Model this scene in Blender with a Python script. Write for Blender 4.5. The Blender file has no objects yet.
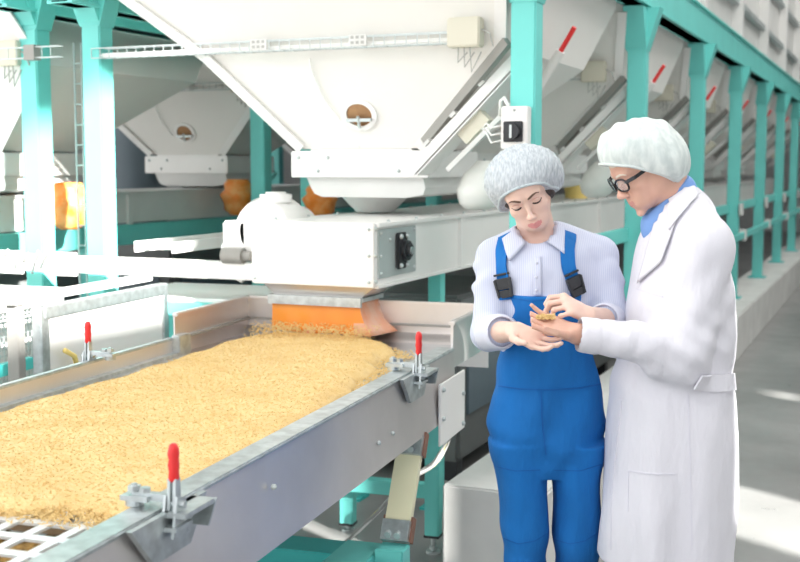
import bpy, bmesh, math, random
import numpy as np
from mathutils import Vector, Matrix
from mathutils.bvhtree import BVHTree
random.seed(7)
D = bpy.data
SC = bpy.context.scene
COL = SC.collection
PI = math.pi
HC = 1.6                       # eye height of the photographer
TH = math.radians(22.9)        # hall axis is this far to the right of the view
PITCH = math.radians(5.6)
FPX = 1180.0

# ------------------------------------------------------------------ frames
def hall():                    # X across the hall, Y along it
    return Matrix.Identity(4)
def shaker():                  # frame of the sieving table
    return Matrix.Rotation(math.radians(4.9), 4, 'Z')
def view():                    # x to the right, y ahead of where the photographer stood
    return Matrix.Rotation(TH, 4, 'Z')
def at(px, py, d):
    """place seen at (px,py) and d metres ahead, in the view() frame"""
    t = (281 - py) / FPX
    dz = d * (t * math.cos(PITCH) - math.sin(PITCH)) / (math.cos(PITCH) + t * math.sin(PITCH))
    zc = d * math.cos(PITCH) - dz * math.sin(PITCH)
    return Vector(((px - 400) / FPX * zc, d, HC + dz))

# ------------------------------------------------------------------ materials
def mat(name, col, rough=.5, metal=0, noise=0, nscale=8, bump=0, bscale=60, col2=None, sss=0, trans=0, alpha=1, stretch=None, coat=0, dist=.01):
    m = D.materials.new(name); m.use_nodes = True
    nt = m.node_tree; b = nt.nodes['Principled BSDF']
    b.inputs['Base Color'].default_value = (*col, 1)
    b.inputs['Roughness'].default_value = rough
    b.inputs['Metallic'].default_value = metal
    if coat: b.inputs['Coat Weight'].default_value = coat
    if sss:
        b.inputs['Subsurface Weight'].default_value = sss
        b.inputs['Subsurface Radius'].default_value = (1, .35, .2)
        b.inputs['Subsurface Scale'].default_value = .01
    if trans: b.inputs['Transmission Weight'].default_value = trans
    if alpha < 1: b.inputs['Alpha'].default_value = alpha
    if noise or bump:
        tc = nt.nodes.new('ShaderNodeTexCoord'); mp = nt.nodes.new('ShaderNodeMapping')
        nt.links.new(tc.outputs['Object'], mp.inputs[0])
        if stretch: mp.inputs['Scale'].default_value = stretch
    if noise:
        n = nt.nodes.new('ShaderNodeTexNoise'); n.inputs['Scale'].default_value = nscale; n.inputs['Detail'].default_value = 6
        nt.links.new(mp.outputs[0], n.inputs['Vector'])
        r = nt.nodes.new('ShaderNodeValToRGB')
        c2 = col2 or tuple(c * (1 - noise) for c in col)
        r.color_ramp.elements[0].position = .35; r.color_ramp.elements[1].position = .65
        r.color_ramp.elements[0].color = (*c2, 1); r.color_ramp.elements[1].color = (*col, 1)
        nt.links.new(n.outputs['Fac'], r.inputs[0]); nt.links.new(r.outputs[0], b.inputs['Base Color'])
    if bump:
        n2 = nt.nodes.new('ShaderNodeTexNoise'); n2.inputs['Scale'].default_value = bscale; n2.inputs['Detail'].default_value = 5
        nt.links.new(mp.outputs[0], n2.inputs['Vector'])
        bp = nt.nodes.new('ShaderNodeBump'); bp.inputs['Strength'].default_value = bump; bp.inputs['Distance'].default_value = dist
        nt.links.new(n2.outputs['Fac'], bp.inputs['Height']); nt.links.new(bp.outputs[0], b.inputs['Normal'])
    return m
M = {}
M['white'] = mat('white_paint', (.85, .84, .82), .35, noise=.04, nscale=3)
M['panel'] = mat('cream_panel_paint', (.80, .785, .75), .45, noise=.04, nscale=2)
M['dull'] = mat('grey_white_steel', (.72, .72, .70), .5, noise=.08, nscale=4)
M['teal'] = mat('teal_paint', (.17, .67, .62), .42, noise=.08, nscale=3)
M['teal2'] = mat('deep_teal_paint', (.06, .52, .50), .42, noise=.08, nscale=3)
M['steel'] = mat('brushed_steel', (.78, .75, .74), .36, metal=.8, noise=.14, nscale=3, stretch=(1, 1, 1), bump=.03, bscale=40)
M['steelbed'] = mat('scratched_steel', (.66, .66, .67), .33, metal=1, noise=.25, nscale=7, bump=.06, bscale=50)
M['galv'] = mat('galvanised_steel', (.62, .67, .68), .38, metal=.85, noise=.25, nscale=30)
M['zinc'] = mat('zinc_plate', (.55, .60, .60), .45, metal=.5, noise=.1, nscale=6)
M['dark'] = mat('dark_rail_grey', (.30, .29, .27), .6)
M['sieve'] = mat('sieve_steel', (.78, .82, .84), .4, metal=.35)
M['black'] = mat('black_plastic', (.02, .022, .026), .4)
M['slate'] = mat('slate_blue_steel', (.13, .17, .20), .5)
M['navy'] = mat('dark_blue_machine', (.04, .09, .15), .5)
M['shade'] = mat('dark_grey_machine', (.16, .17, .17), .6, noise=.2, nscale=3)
M['red'] = mat('red_grip', (.80, .03, .03), .35)
M['orangebag'] = mat('orange_netting', (.88, .24, .02), .55, noise=.5, nscale=16, bump=.6, bscale=30, col2=(.90, .42, .14))
M['orange'] = mat('orange_rubber', (.80, .30, .03), .32, noise=.2, nscale=3, col2=(.78, .22, .03), bump=.15, bscale=9, dist=.02)
M['amber'] = mat('clear_pink_film', (.72, .42, .30), .35, noise=.5, nscale=14, col2=(.74, .30, .16), bump=.3, bscale=18)
M['cream'] = mat('cream_laminate', (.84, .80, .55), .4, noise=.05, nscale=6)
M['brownrub'] = mat('brown_rubber', (.25, .12, .08), .6)
M['beige'] = mat('beige_housing', (.66, .63, .52), .5)
M['bronze'] = mat('copper_inside', (.45, .25, .12), .4, metal=.4, noise=.4, nscale=12)
M['yellow'] = mat('yellow_plastic', (.88, .68, .22), .5)
M['film'] = mat('milky_plastic', (.90, .90, .86), .3, noise=.1, nscale=6, bump=.4, bscale=10)
M['wire'] = mat('grey_cable', (.40, .40, .38), .5)
M['wwire'] = mat('white_cable', (.85, .85, .83), .45)
M['ywire'] = mat('yellow_cable', (.85, .75, .15), .45)
M['wall'] = mat('wall_paint', (.60, .61, .61), .7, noise=.12, nscale=1.2)
M['ceil'] = mat('ceiling_paint', (.62, .64, .64), .7, noise=.06, nscale=1)
M['plinth'] = mat('marbled_plinth', (.74, .74, .72), .5, noise=.16, nscale=3.0, bump=.05, bscale=20)
M['lamp'] = mat('lamp_diffuser', (.9, .9, .9), .5)
_b = M['lamp'].node_tree.nodes['Principled BSDF']
_b.inputs['Emission Color'].default_value = (1, .98, .95, 1); _b.inputs['Emission Strength'].default_value = 6  # glow of the added ceiling lamps

def grain_mat():
    m = D.materials.new('golden_pasta_grain'); m.use_nodes = True
    nt = m.node_tree; b = nt.nodes['Principled BSDF']; b.inputs['Roughness'].default_value = .55
    tc = nt.nodes.new('ShaderNodeTexCoord')
    v = nt.nodes.new('ShaderNodeTexVoronoi'); v.inputs['Scale'].default_value = 150
    mp = nt.nodes.new('ShaderNodeMapping'); mp.inputs['Scale'].default_value = (.45, 1, 1)
    wn = nt.nodes.new('ShaderNodeTexNoise'); wn.inputs['Scale'].default_value = 60
    mx = nt.nodes.new('ShaderNodeMixRGB'); mx.inputs[0].default_value = .03
    nt.links.new(tc.outputs['Object'], mx.inputs[1]); nt.links.new(wn.outputs['Color'], mx.inputs[2])
    nt.links.new(tc.outputs['Object'], wn.inputs['Vector'])
    nt.links.new(mx.outputs[0], mp.inputs[0]); nt.links.new(mp.outputs[0], v.inputs['Vector'])
    r = nt.nodes.new('ShaderNodeValToRGB')
    r.color_ramp.elements[0].color = (.69, .475, .19, 1); r.color_ramp.elements[1].color = (.74, .545, .25, 1)
    sp = nt.nodes.new('ShaderNodeSeparateColor')
    nt.links.new(v.outputs['Color'], sp.inputs[0]); nt.links.new(sp.outputs[0], r.inputs[0])
    n = nt.nodes.new('ShaderNodeTexNoise'); n.inputs['Scale'].default_value = 9; n.inputs['Detail'].default_value = 6
    nt.links.new(tc.outputs['Object'], n.inputs['Vector'])
    r2 = nt.nodes.new('ShaderNodeValToRGB'); r2.color_ramp.elements[0].position = .3; r2.color_ramp.elements[1].position = .6
    r2.color_ramp.elements[0].color = (.90, .84, .74, 1); r2.color_ramp.elements[1].color = (1, 1, 1, 1)
    nt.links.new(n.outputs['Fac'], r2.inputs[0])
    mm = nt.nodes.new('ShaderNodeMixRGB'); mm.blend_type = 'MULTIPLY'; mm.inputs[0].default_value = 1
    nt.links.new(r.outputs[0], mm.inputs[1]); nt.links.new(r2.outputs[0], mm.inputs[2])
    nt.links.new(mm.outputs[0], b.inputs['Base Color'])
    bp = nt.nodes.new('ShaderNodeBump'); bp.inputs['Strength'].default_value = .5; bp.inputs['Distance'].default_value = .004
    nt.links.new(v.outputs['Distance'], bp.inputs['Height']); nt.links.new(bp.outputs[0], b.inputs['Normal'])
    return m
M['grain'] = grain_mat()
M['grainbit'] = mat('loose_pasta_grain', (.73, .53, .23), .6)

def floor_mat():
    m = mat('polished_concrete', (.31, .31, .305), .30, noise=.28, nscale=.9, bump=.03, bscale=14)
    nt = m.node_tree; b = nt.nodes['Principled BSDF']
    n = nt.nodes.new('ShaderNodeTexNoise'); n.inputs['Scale'].default_value = 5; n.inputs['Detail'].default_value = 8
    tc = nt.nodes.new('ShaderNodeTexCoord'); nt.links.new(tc.outputs['Object'], n.inputs['Vector'])
    r = nt.nodes.new('ShaderNodeMapRange'); r.inputs[3].default_value = .18; r.inputs[4].default_value = .5
    nt.links.new(n.outputs['Fac'], r.inputs[0]); nt.links.new(r.outputs[0], b.inputs['Roughness'])
    return m
M['floor'] = floor_mat()

# ------------------------------------------------------------------ mesh builder
class MB:
    def __init__(s, F=None):
        s.bm = bmesh.new(); s.F = F or Matrix.Identity(4)
    def _new(s, n0, T):
        vs = s.bm.verts[:][n0:]
        for v in vs: v.co = s.F @ (T @ v.co)
        return vs
    def hexa(s, p):
        """eight corners: bottom ring then top ring"""
        v = [s.bm.verts.new(s.F @ Vector(q)) for q in p]
        for f in ((3, 2, 1, 0), (4, 5, 6, 7), (0, 1, 5, 4), (1, 2, 6, 5), (2, 3, 7, 6), (3, 0, 4, 7)):
            s.bm.faces.new([v[i] for i in f])
        return s
    def box(s, x0, x1, y0, y1, z0, z1, bev=0):
        if bev:
            b = bmesh.new(); bmesh.ops.create_cube(b, size=1)
            for v in b.verts: v.co = Vector(((x0+x1)/2 + v.co.x*(x1-x0), (y0+y1)/2 + v.co.y*(y1-y0), (z0+z1)/2 + v.co.z*(z1-z0)))
            bmesh.ops.bevel(b, geom=b.edges[:], offset=bev, segments=2, affect='EDGES')
            mp = {v: s.bm.verts.new(s.F @ v.co) for v in b.verts}
            for f in b.faces: s.bm.faces.new([mp[v] for v in f.verts])
            b.free(); return s
        return s.hexa([(x0,y0,z0),(x1,y0,z0),(x1,y1,z0),(x0,y1,z0),(x0,y0,z1),(x1,y0,z1),(x1,y1,z1),(x0,y1,z1)])
    def bar(s, a, b, w, h, up=(0, 0, 1), roll=0):
        """square bar from a to b: w across, h along up"""
        a, b = Vector(a), Vector(b); t = (b - a).normalized(); up = Vector(up)
        if abs(t.dot(up)) > .98: up = Vector((0, 1, 0))
        x = t.cross(up).normalized(); u = x.cross(t).normalized()
        x, u = x * w / 2, u * h / 2
        return s.hexa([a-x-u, a+x-u, b+x-u, b-x-u, a-x+u, a+x+u, b+x+u, b-x+u])
    def tube(s, pts, r, n=10, caps=True, radii=None):
        pts = [Vector(p) for p in pts]; rings = []; ref = None
        for i, p in enumerate(pts):
            t = (pts[min(i+1, len(pts)-1)] - pts[max(i-1, 0)]).normalized()
            if ref is None: ref = t.orthogonal().normalized()
            ref = (ref - t * ref.dot(t)).normalized(); w = t.cross(ref)
            rr = radii[i] if radii else r
            rings.append([s.bm.verts.new(s.F @ (p + ref*math.cos(2*PI*k/n)*rr + w*math.sin(2*PI*k/n)*rr)) for k in range(n)])
        for a, b in zip(rings, rings[1:]):
            for k in range(n): s.bm.faces.new([a[k], a[(k+1)%n], b[(k+1)%n], b[k]])
        if caps: s.bm.faces.new(rings[0][::-1]); s.bm.faces.new(rings[-1])
        return s
    def loft(s, rings, caps=True):
        R = [[s.bm.verts.new(s.F @ Vector(p)) for p in r] for r in rings]; n = len(R[0])
        for a, b in zip(R, R[1:]):
            for k in range(n): s.bm.faces.new([a[k], a[(k+1)%n], b[(k+1)%n], b[k]])
        if caps: s.bm.faces.new(R[0][::-1]); s.bm.faces.new(R[-1])
        return s
    def ell(s, c, r, seg=10):
        c = Vector(c)
        if not hasattr(r, '__len__'): r = (r, r, r)
        for v in bmesh.ops.create_uvsphere(s.bm, u_segments=seg, v_segments=max(4, seg//2), radius=1)['verts']: v.co = s.F @ Vector((c.x+v.co.x*r[0], c.y+v.co.y*r[1], c.z+v.co.z*r[2]))
        return s
    def prism(s, poly, d):
        """planar polygon pushed by vector d"""
        d = Vector(d); a = [Vector(p) for p in poly]
        return s.loft([a, [p + d for p in a]])
    def grid(s, P, thick=None):
        """P[i][j] surface points, optional solid thickness along -normal given as vector function"""
        V = [[s.bm.verts.new(s.F @ Vector(p)) for p in row] for row in P]
        for i in range(len(P)-1):
            for j in range(len(P[0])-1): s.bm.faces.new([V[i][j], V[i+1][j], V[i+1][j+1], V[i][j+1]])
        if thick:
            Wv = [[s.bm.verts.new(s.F @ (Vector(p) + Vector(thick))) for p in row] for row in P]
            a, b = len(P), len(P[0])
            for i in range(a-1):
                for j in range(b-1): s.bm.faces.new([Wv[i][j], Wv[i][j+1], Wv[i+1][j+1], Wv[i+1][j]])
            for i in range(a-1):
                s.bm.faces.new([V[i][0], Wv[i][0], Wv[i+1][0], V[i+1][0]]); s.bm.faces.new([V[i+1][b-1], Wv[i+1][b-1], Wv[i][b-1], V[i][b-1]])
            for j in range(b-1):
                s.bm.faces.new([V[0][j+1], Wv[0][j+1], Wv[0][j], V[0][j]]); s.bm.faces.new([V[a-1][j], Wv[a-1][j], Wv[a-1][j+1], V[a-1][j+1]])
        return s
    SPLIT = {'corner_flange', 'leg', 'post', 'clamp_bracket', 'foot', 'end_cap', 'bolt', 'rivet', 'label_plate', 'clip_plate', 'feet', 'rods'}
    def islands(s):
        seen = set(); out = []
        for v in s.bm.verts:
            if v in seen: continue
            st = [v]; seen.add(v); isl = []
            while st:
                a = st.pop(); isl.append(a)
                for e in a.link_edges:
                    b = e.other_vert(a)
                    if b not in seen: seen.add(b); st.append(b)
            out.append(isl)
        return out
    def build(s, name, m, parent=None, smooth=False, bevel=0, recalc=True):
        if name in s.SPLIT and parent is not None:
            isl = s.islands()
            if len(isl) > 1:
                for vs in isl:
                    k = MB(); mp = {v: k.bm.verts.new(v.co) for v in vs}
                    for f in {f for v in vs for f in v.link_faces}: k.bm.faces.new([mp[v] for v in f.verts])
                    o = k._build(name, m, parent, smooth, bevel, recalc)
                s.bm.free(); return o
        return s._build(name, m, parent, smooth, bevel, recalc)
    def _build(s, name, m, parent=None, smooth=False, bevel=0, recalc=True):
        if recalc: bmesh.ops.recalc_face_normals(s.bm, faces=s.bm.faces[:])
        o = D.objects.new(name, D.meshes.new(name)); COL.objects.link(o)
        if parent is not None:
            inv = WM(parent).inverted()
            for v in s.bm.verts: v.co = inv @ v.co
            o.parent = parent
        s.bm.to_mesh(o.data); s.bm.free()
        if isinstance(m, str): m = M[m]
        o.data.materials.append(m)
        if smooth:
            o.data.polygons.foreach_set('use_smooth', [True]*len(o.data.polygons))
            if smooth == 'auto':
                o.data.set_sharp_from_angle(angle=math.radians(38))
        if bevel:
            b = o.modifiers.new('bevel', 'BEVEL'); b.width = bevel; b.segments = 2; b.limit_method = 'ANGLE'
        return o

_wm = {}
def WM(o):
    m = Matrix.LocRotScale(o.location, o.rotation_euler, o.scale)
    return (WM(o.parent) @ m) if o.parent else m
def tag(o, label=None, cat=None, group=None, kind=None):
    if label: o['label'] = label
    if cat: o['category'] = cat
    if group: o['group'] = group
    if kind: o['kind'] = kind
    return o
def thing(name, label, cat, loc=(0, 0, 0), rz=0, group=None):
    o = D.objects.new(name, None); COL.objects.link(o); o.empty_display_size = .1
    o.location = loc; o.rotation_euler = (0, 0, rz)
    return tag(o, label, cat, group)
def copy_tree(o, parent=None, loc=None, label=None, skip=()):
    c = o.copy(); COL.objects.link(c)
    if parent is not None: c.parent = parent
    if loc is not None: c.location = loc
    if label: c['label'] = label
    for ch in list(o.children):
        if ch.name.split('.')[0] in skip: continue
        copy_tree(ch, c)
    return c
def struct(o): o['kind'] = 'structure'; return o
def S(v, u, z):                # shaker frame point to hall point
    return shaker() @ Vector((v, u, z))

# ------------------------------------------------------------------ the room
H = 5.6
m = MB().box(-9.2, 3.2, -3, 30, -.1, 0); struct(m.build('floor', 'floor'))
m = MB().box(-9.2, 3.2, -1.5, 30, H, H+.15); struct(m.build('ceiling', 'ceil'))
m = MB(); y = -3.0
for k in range(8):  # wall openings added so more light reaches the rear hoppers
    a, b = -2.5+3.2*k, .2+3.2*k
    m.box(-9.2, -9.0, y, a, 0, H); m.box(-9.2, -9.0, a, b, 0, 2.4); m.box(-9.2, -9.0, a, b, 5.1, H); y = b
m.box(-9.2, -9.0, y, 30, 0, H); struct(m.build('wall_left', 'wall'))
m = MB().box(-9.2, 3.2, 30, 30.2, 0, H); struct(m.build('wall_back', 'wall'))
# right wall, unseen; its openings are shaped to aim the sunlight
m = MB()
op = [(-2.95, -1.35, 3.75, 5.5), (-.6, 1.15, 3.85, 5.25), (1.15, 1.5, 2.3, 3.25), (2.95, 3.85, 1.1, 1.95), (6.15, 6.5, 1.75, 1.95)]
y = -3.0
for (a, b, z0, z1) in op:
    m.box(3.0, 3.2, y, a, 0, H); m.box(3.0, 3.2, a, b, 0, z0); m.box(3.0, 3.2, a, b, z1, H); y = b
m.box(3.0, 3.2, y, 30, 0, H)
struct(m.build('wall_right', 'wall'))
# low plinth the columns stand on: cast blocks end to end
pl = MB()
ys = [4.18]
yy = 4.18
while yy < 24: yy = min(yy + 3.42, 24); ys.append(yy)
for a, b in zip(ys, ys[1:]): pl.box(-1.59, -1.18, a + .004, b - .004, 0, .37, bev=.008)
tag(pl.build('plinth', 'plinth'), 'long low white marbled plinth under the teal column row', 'plinth')
# ------------------------------------------------------------------ steel columns
def column(x, y, z0, ztop, label, group, cap=True, w=.105):
    t = thing('steel_column', label, 'column', (x, y, z0), 0, group)
    h = w / 2
    MB().box(x-h, x+h, y-h, y+h, z0, ztop, bev=.006).build('post', 'teal', t)
    if cap:
        zb, zt = 2.25, 2.49
        m = MB()
        m.hexa([(x-h-.004, y-h-.004, zb), (x+h+.004, y-h-.004, zb), (x+h+.004, y+h+.004, zb), (x-h-.004, y+h+.004, zb),
                (x-.16, y-h-.004, zt), (x+.13, y-h-.004, zt), (x+.13, y+h+.004, zt), (x-.16, y+h+.004, zt)])
        m.hexa([(x-h-.004, y-h-.01, zb+.02), (x+h+.004, y-h-.01, zb+.02), (x+h+.004, y+h+.01, zb+.02), (x-h-.004, y+h+.01, zb+.02),
                (x-h-.004, y-.17, zt), (x+h+.004, y-.17, zt), (x+h+.004, y+.17, zt), (x-h-.004, y+.17, zt)])
        for sx in (-.05, .05): m.tube([(x+sx, y-h-.014, zt-.06), (x+sx, y-h+.01, zt-.06)], .012, 8)
        m.build('gusset', 'teal', t)
    MB().box(x-.09, x+.09, y-.09, y+.09, z0, z0+.012).build('base_plate', 'teal2', t)
    return t
R_Y = [4.67 + 2.2*k for k in range(9)]
rl = ['nearest teal column with the white switch box, behind the woman',
      'teal column just behind the older man with sunlit gusset', 'teal column directly right of the older man',
      'second teal column to the right of the older man', 'third teal column to the right of the older man',
      'fourth teal column to the right of the older man', 'teal column at the far right picture edge',
      'teal column of the front row hidden far down the hall', 'last teal column of the front row far down the hall']
for y, l in zip(R_Y, rl):
    if y < 18.5: column(-1.415, y, .37, 2.5, l, 'teal columns on the plinth')
ll = ['tall teal column at left, right one of the front pair', 'teal column seen just left of the main hopper outlet',
      'far teal column of the inner row, two bays behind']
for k in range(3): column(-3.53, 4.67+2.2*k, 0, 2.33, ll[k], 'teal columns of the inner rows')
ll = ['tall teal column nearest the left picture edge', 'teal column above the orange bag behind the duct motor',
      'far teal column of the second inner row']
for k in range(3): column(-3.90, 4.67+2.2*k, 0, 2.33, ll[k], 'teal columns of the inner rows')
for k in range(2): column(-6.2, 4.67+2.2*(k*2+1), 0, 2.33, ['outer teal column left of the slate tank', 'outer teal column two bays behind the slate tank', 'outermost teal column at the far left rear'][k], 'teal columns of the outer row')

# long beams on the columns
def beam(name, x, z0, z1, y0, y1, label, w=.1, m='teal'):
    b = MB().box(x-w/2, x+w/2, y0, y1, z0, z1, bev=.006)
    b.box(x-w/2-.02, x+w/2+.02, y0, y1, z0, z0+.014); b.box(x-w/2-.02, x+w/2+.02, y0, y1, z1-.014, z1)
    return tag(b.build(name, m), label, 'beam')
beam('steel_beam', -1.415, 2.5, 2.74, 3.9, 24, 'long teal beam running over the right column row')
beam('steel_beam', -3.53, 2.33, 2.5, 4.4, 11, 'teal beam over the pair of columns at upper left')
beam('steel_beam', -3.90, 2.33, 2.5, 4.4, 11, 'teal beam over the leftmost column, beside the other')
# storage bins above the hoppers, their white sheeted side with ribs
bins = thing('storage_bin', 'white sheeted bin wall with ribs above the teal beam', 'bin', (-2.5, 12, 2.75))
MB().box(-3.4, -1.47, 3.9, 24, 2.745, 5.0).build('side_sheet', 'dull', bins)
for k, y in enumerate(R_Y):
    MB().box(-1.469, -1.37, y-.045, y+.045, 2.745, 4.9).build('rib', 'white', bins)
for z in (3.05, 3.55, 4.1): MB().box(-1.469, -1.40, 3.9, 24, z, z+.05).build('ledge', 'zinc', bins)
bins2 = thing('storage_bin', 'white bin wall above the left hoppers at the top edge', 'bin', (-5, 9, 2.6))
MB().box(-6.1, -3.98, 3.9, 16, 2.745, 5.0).build('side_sheet', 'dull', bins2)

# ------------------------------------------------------------------ hoppers
def hopper(cx, y0, label, group, porthole=True, arm=True, xr=None, xl=None, tray=True, bag=None):
    """cx: outlet centre, y0: outlet front"""
    xr = xr if xr is not None else cx + .78
    xl = xl if xl is not None else cx - 1.2
    t = thing('hopper', label, 'hopper', (cx, y0+.3, 1.69), 0, group)
    def ring(a, b, c, d, z): return [(a, c, z), (b, c, z), (b, d, z), (a, d, z)]
    e = .012
    rr = [ring(cx-.29, cx+.29, y0, y0+.62, 1.675), ring(cx-.69, cx+.72, y0-.17, y0+1.2, 2.09), ring(xl, xr, y0-.34, y0+1.68, 2.46), ring(xl, xr, y0-.34, y0+1.68, 2.74)]
    MB().loft(rr).build('shell', 'panel', t)
    # corner flanges down the front edges
    m = MB()
    for i, s in ((0, -1), (1, 1)):
        for a, b in ((rr[0], rr[1]), (rr[1], rr[2])):
            p, q = Vector(a[i]), Vector(b[i])
            m.bar(p + Vector((0, -.012, 0)), q + Vector((0, -.012, 0)), .05, .012, up=(0, 1, .5))
    m.build('corner_flange', 'white', t)
    # outlet box with bolts
    m = MB().box(cx-.34, cx+.34, y0-.02, y0+.64, 1.545, 1.665, bev=.004).box(cx-.25, cx+.25, y0+.005, y0+.6, 1.665, 1.70)
    ob = m.build('outlet_box', 'white', t)
    m = MB()
    for (bx, bz) in ((-.3, 1.635), (-.15, 1.635), (-.2, 1.575), (.2, 1.575), (.3, 1.635), (0, 1.685)):
        m.ell((cx+bx, y0-.022 if bz < 1.66 else y0+.004, bz), .009, 8)
    m.build('bolt', 'zinc', ob)
    # rounded feeder pan below
    m = MB()
    rg = []
    for (sx0, sx1, z) in ((-.28, .30, 1.545), (-.26, .31, 1.50), (-.24, .30, 1.47), (-.20, .22, 1.455)):
        rg.append([(cx+sx0, y0+.02, z), (cx+sx1, y0+.02, z), (cx+sx1, y0+.6, z), (cx+sx0, y0+.6, z)])
    m.loft(rg).build('feeder_pan', 'dull', t)
    m = MB()
    rg = []
    for k, (r, z) in enumerate(((.17, 1.47), (.15, 1.44), (.09, 1.38))):
        rg.append([(cx-.06+r*math.cos(a*PI/8), y0+.3+r*math.sin(a*PI/8), z) for a in range(16)])
    m.loft(rg).build('spout', 'dull', t, smooth='auto')
    if porthole:
        # ring on the lower front face
        n = Vector((0, -1, -.41)).normalized(); c = Vector((cx+.03, y0-.062, 1.825)); up = Vector((0, -.38, .925)); rt = Vector((1, 0, 0))
        k = 28
        def circ(r, off): return [c + n*off + rt*r*math.cos(2*PI*i/k) + up*r*.85*math.sin(2*PI*i/k) for i in range(k)]
        MB().loft([circ(.062, -.006), circ(.062, .012), circ(.085, .012), circ(.085, -.006)], caps=False).build('porthole_ring', 'white', t, smooth='auto')
        MB().loft([circ(.063, .001), circ(.063, .004)]).build('porthole_glass', 'bronze', t)
        MB().bar(c+rt*-.06+n*.02-up*.02, c+rt*.06+n*.02-up*.02, .016, .014).tube([c+n*.025, c+n*.025-up*.055], .007).build('wiper', 'zinc', t)
        MB().tube([c+rt*-.10-up*.02+n*.01, c+rt*-.16+up*.08+n*.012, c+rt*-.19+up*.20+n*.012, c+rt*-.185+up*.27+n*.02], .004, 6).build('cable', 'wwire', t)
    if tray:
        # wire basket tray along the crease
        zt, yt = 2.10, y0-.185
        m = MB()
        for dz in (0, .045):
            for dy in (0, -.045):
                m.bar((xl-.1, yt+dy-.02, zt+dz), (cx+.62, yt+dy-.02, zt+dz), .004, .004)
        x = xl-.1
        while x < cx+.62:
            m.bar((x, yt-.065, zt), (x, yt-.065, zt+.045), .003, .003); m.bar((x, yt-.015, zt), (x, yt-.065, zt), .003, .003); x += .05
        m.build('wire_tray', 'zinc', t)
        m = MB()
        for k, dz in enumerate((.008, .02, .012)): m.tube([(xl-.1, yt-.03-.01*k, zt+dz), (cx, yt-.035-.008*k, zt+dz-.003), (cx+.6, yt-.03-.01*k, zt+dz)], .004, 6)
        m.build('cable', 'wwire', t)
        lb = MB().box(cx+.07, cx+.15, yt-.072, yt-.068, zt+.005, zt+.052).box(cx-.41, cx-.33, yt-.072, yt-.068, zt+.005, zt+.052).build('label_plate', 'dull', t)
        m = MB()
        for c0 in (cx+.07, cx-.41):
            for r_ in (.012, .034):
                for q in range(3): m.box(c0+.008+q*.024, c0+.022+q*.024, yt-.0735, yt-.072, zt+r_, zt+r_+.012)
        m.build('print', 'wire', lb)
        MB().box(cx+.52, cx+.66, yt-.09, yt-.02, zt-.02, zt+.10, bev=.006).build('junction_box', 'beige', t)
        m = MB()
        for q in range(3): m.tube([(cx+.56+q*.025, yt-.06, zt-.02), (cx+.56+q*.03, yt-.065, zt-.08-.02*q), (cx+.60+q*.03, yt-.06, zt-.04)], .0035, 6)
        m.tube([(cx+.66, yt-.06, zt+.05), (cx+.70, yt-.07, zt+.03), (cx+.71, yt-.06, zt-.02)], .0035, 6)
        m.build('cable', 'wire', t)
    if arm:
        # shade along the right front edge as a dark bar; slide chute beside it
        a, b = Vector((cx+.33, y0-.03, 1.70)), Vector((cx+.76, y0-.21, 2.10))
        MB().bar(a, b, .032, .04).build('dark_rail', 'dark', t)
        o = Vector((.10, .04, -.04))
        m = MB()
        a2, b2 = Vector((cx+.33, y0-.06, 1.56)), Vector((cx+.80, y0-.06, 2.03))
        up = Vector((-1, 0, 1)).normalized()
        m.bar(a2, b2, .16, .012, up=up)
        m.bar(a2+Vector((0, -.075, 0))+up*.025, b2+Vector((0, -.075, 0))+up*.025, .010, .05, up=up)
        m.bar(a2+Vector((0, .075, 0))+up*.025, b2+Vector((0, .075, 0))+up*.025, .010, .05, up=up)
        ch = m.build('slide_chute', 'white', t)
        mid = (a2+b2)/2
        MB().bar(mid-up*.03+Vector((-.06, -.02, -.06)), mid-up*.03+Vector((.04, -.02, .04)), .07, .07, up=up).build('slide_motor', 'beige', t)
        m = MB()
        for q in (.2, .45, .72): 
            p = a2.lerp(b2, q); m.bar(p+Vector((0, -.09, 0))+up*.06, p+Vector((0, .09, 0))+up*.06, .03, .014, up=up)
        m.bar(a2+Vector((.15, -.09, .02)), b2+Vector((.02, -.09, -.13)), .02, .02, up=up)
        m.build('bracket', 'dull', t)
        # handle rod with a red grip high on the right
        h0, h1 = Vector((cx+.66, y0+.52, 1.93)), Vector((cx+.80, y0+.46, 2.12))
        h2 = Vector((cx+.87, y0+.43, 2.22))
        ar = MB().tube([h0, h1], .022, 10).build('lever_arm', 'white', t, smooth='auto')
        MB().tube([h1, h2], .012, 8).build('lever_grip', 'red', ar, smooth='auto')
        # translucent bag where the chute ends
    return t
hl = ['large white hopper with a round porthole above the duct', 'second white hopper along, behind the woman and the near column',
      'white hopper behind the older man, between two columns', 'white hopper seen in the first bay right of the older man',
      'white hopper in the second bay right of the older man', 'distant white hopper in the third bay right of the man', 'distant white hopper by the right picture edge']
B1X = -2.25
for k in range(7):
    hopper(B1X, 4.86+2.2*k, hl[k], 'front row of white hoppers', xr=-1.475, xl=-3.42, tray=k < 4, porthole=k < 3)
hl2 = ['white hopper at upper left behind the two tall teal columns', 'smaller looking white hopper with porthole, between the left columns and duct',
       'third hopper of the rear row, mostly hidden by the others']
for k in range(3):
    hopper(-4.60, 4.86+2.2*k, hl2[k], 'rear row of white hoppers', xr=-4.03, xl=-5.9, arm=False)

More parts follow.
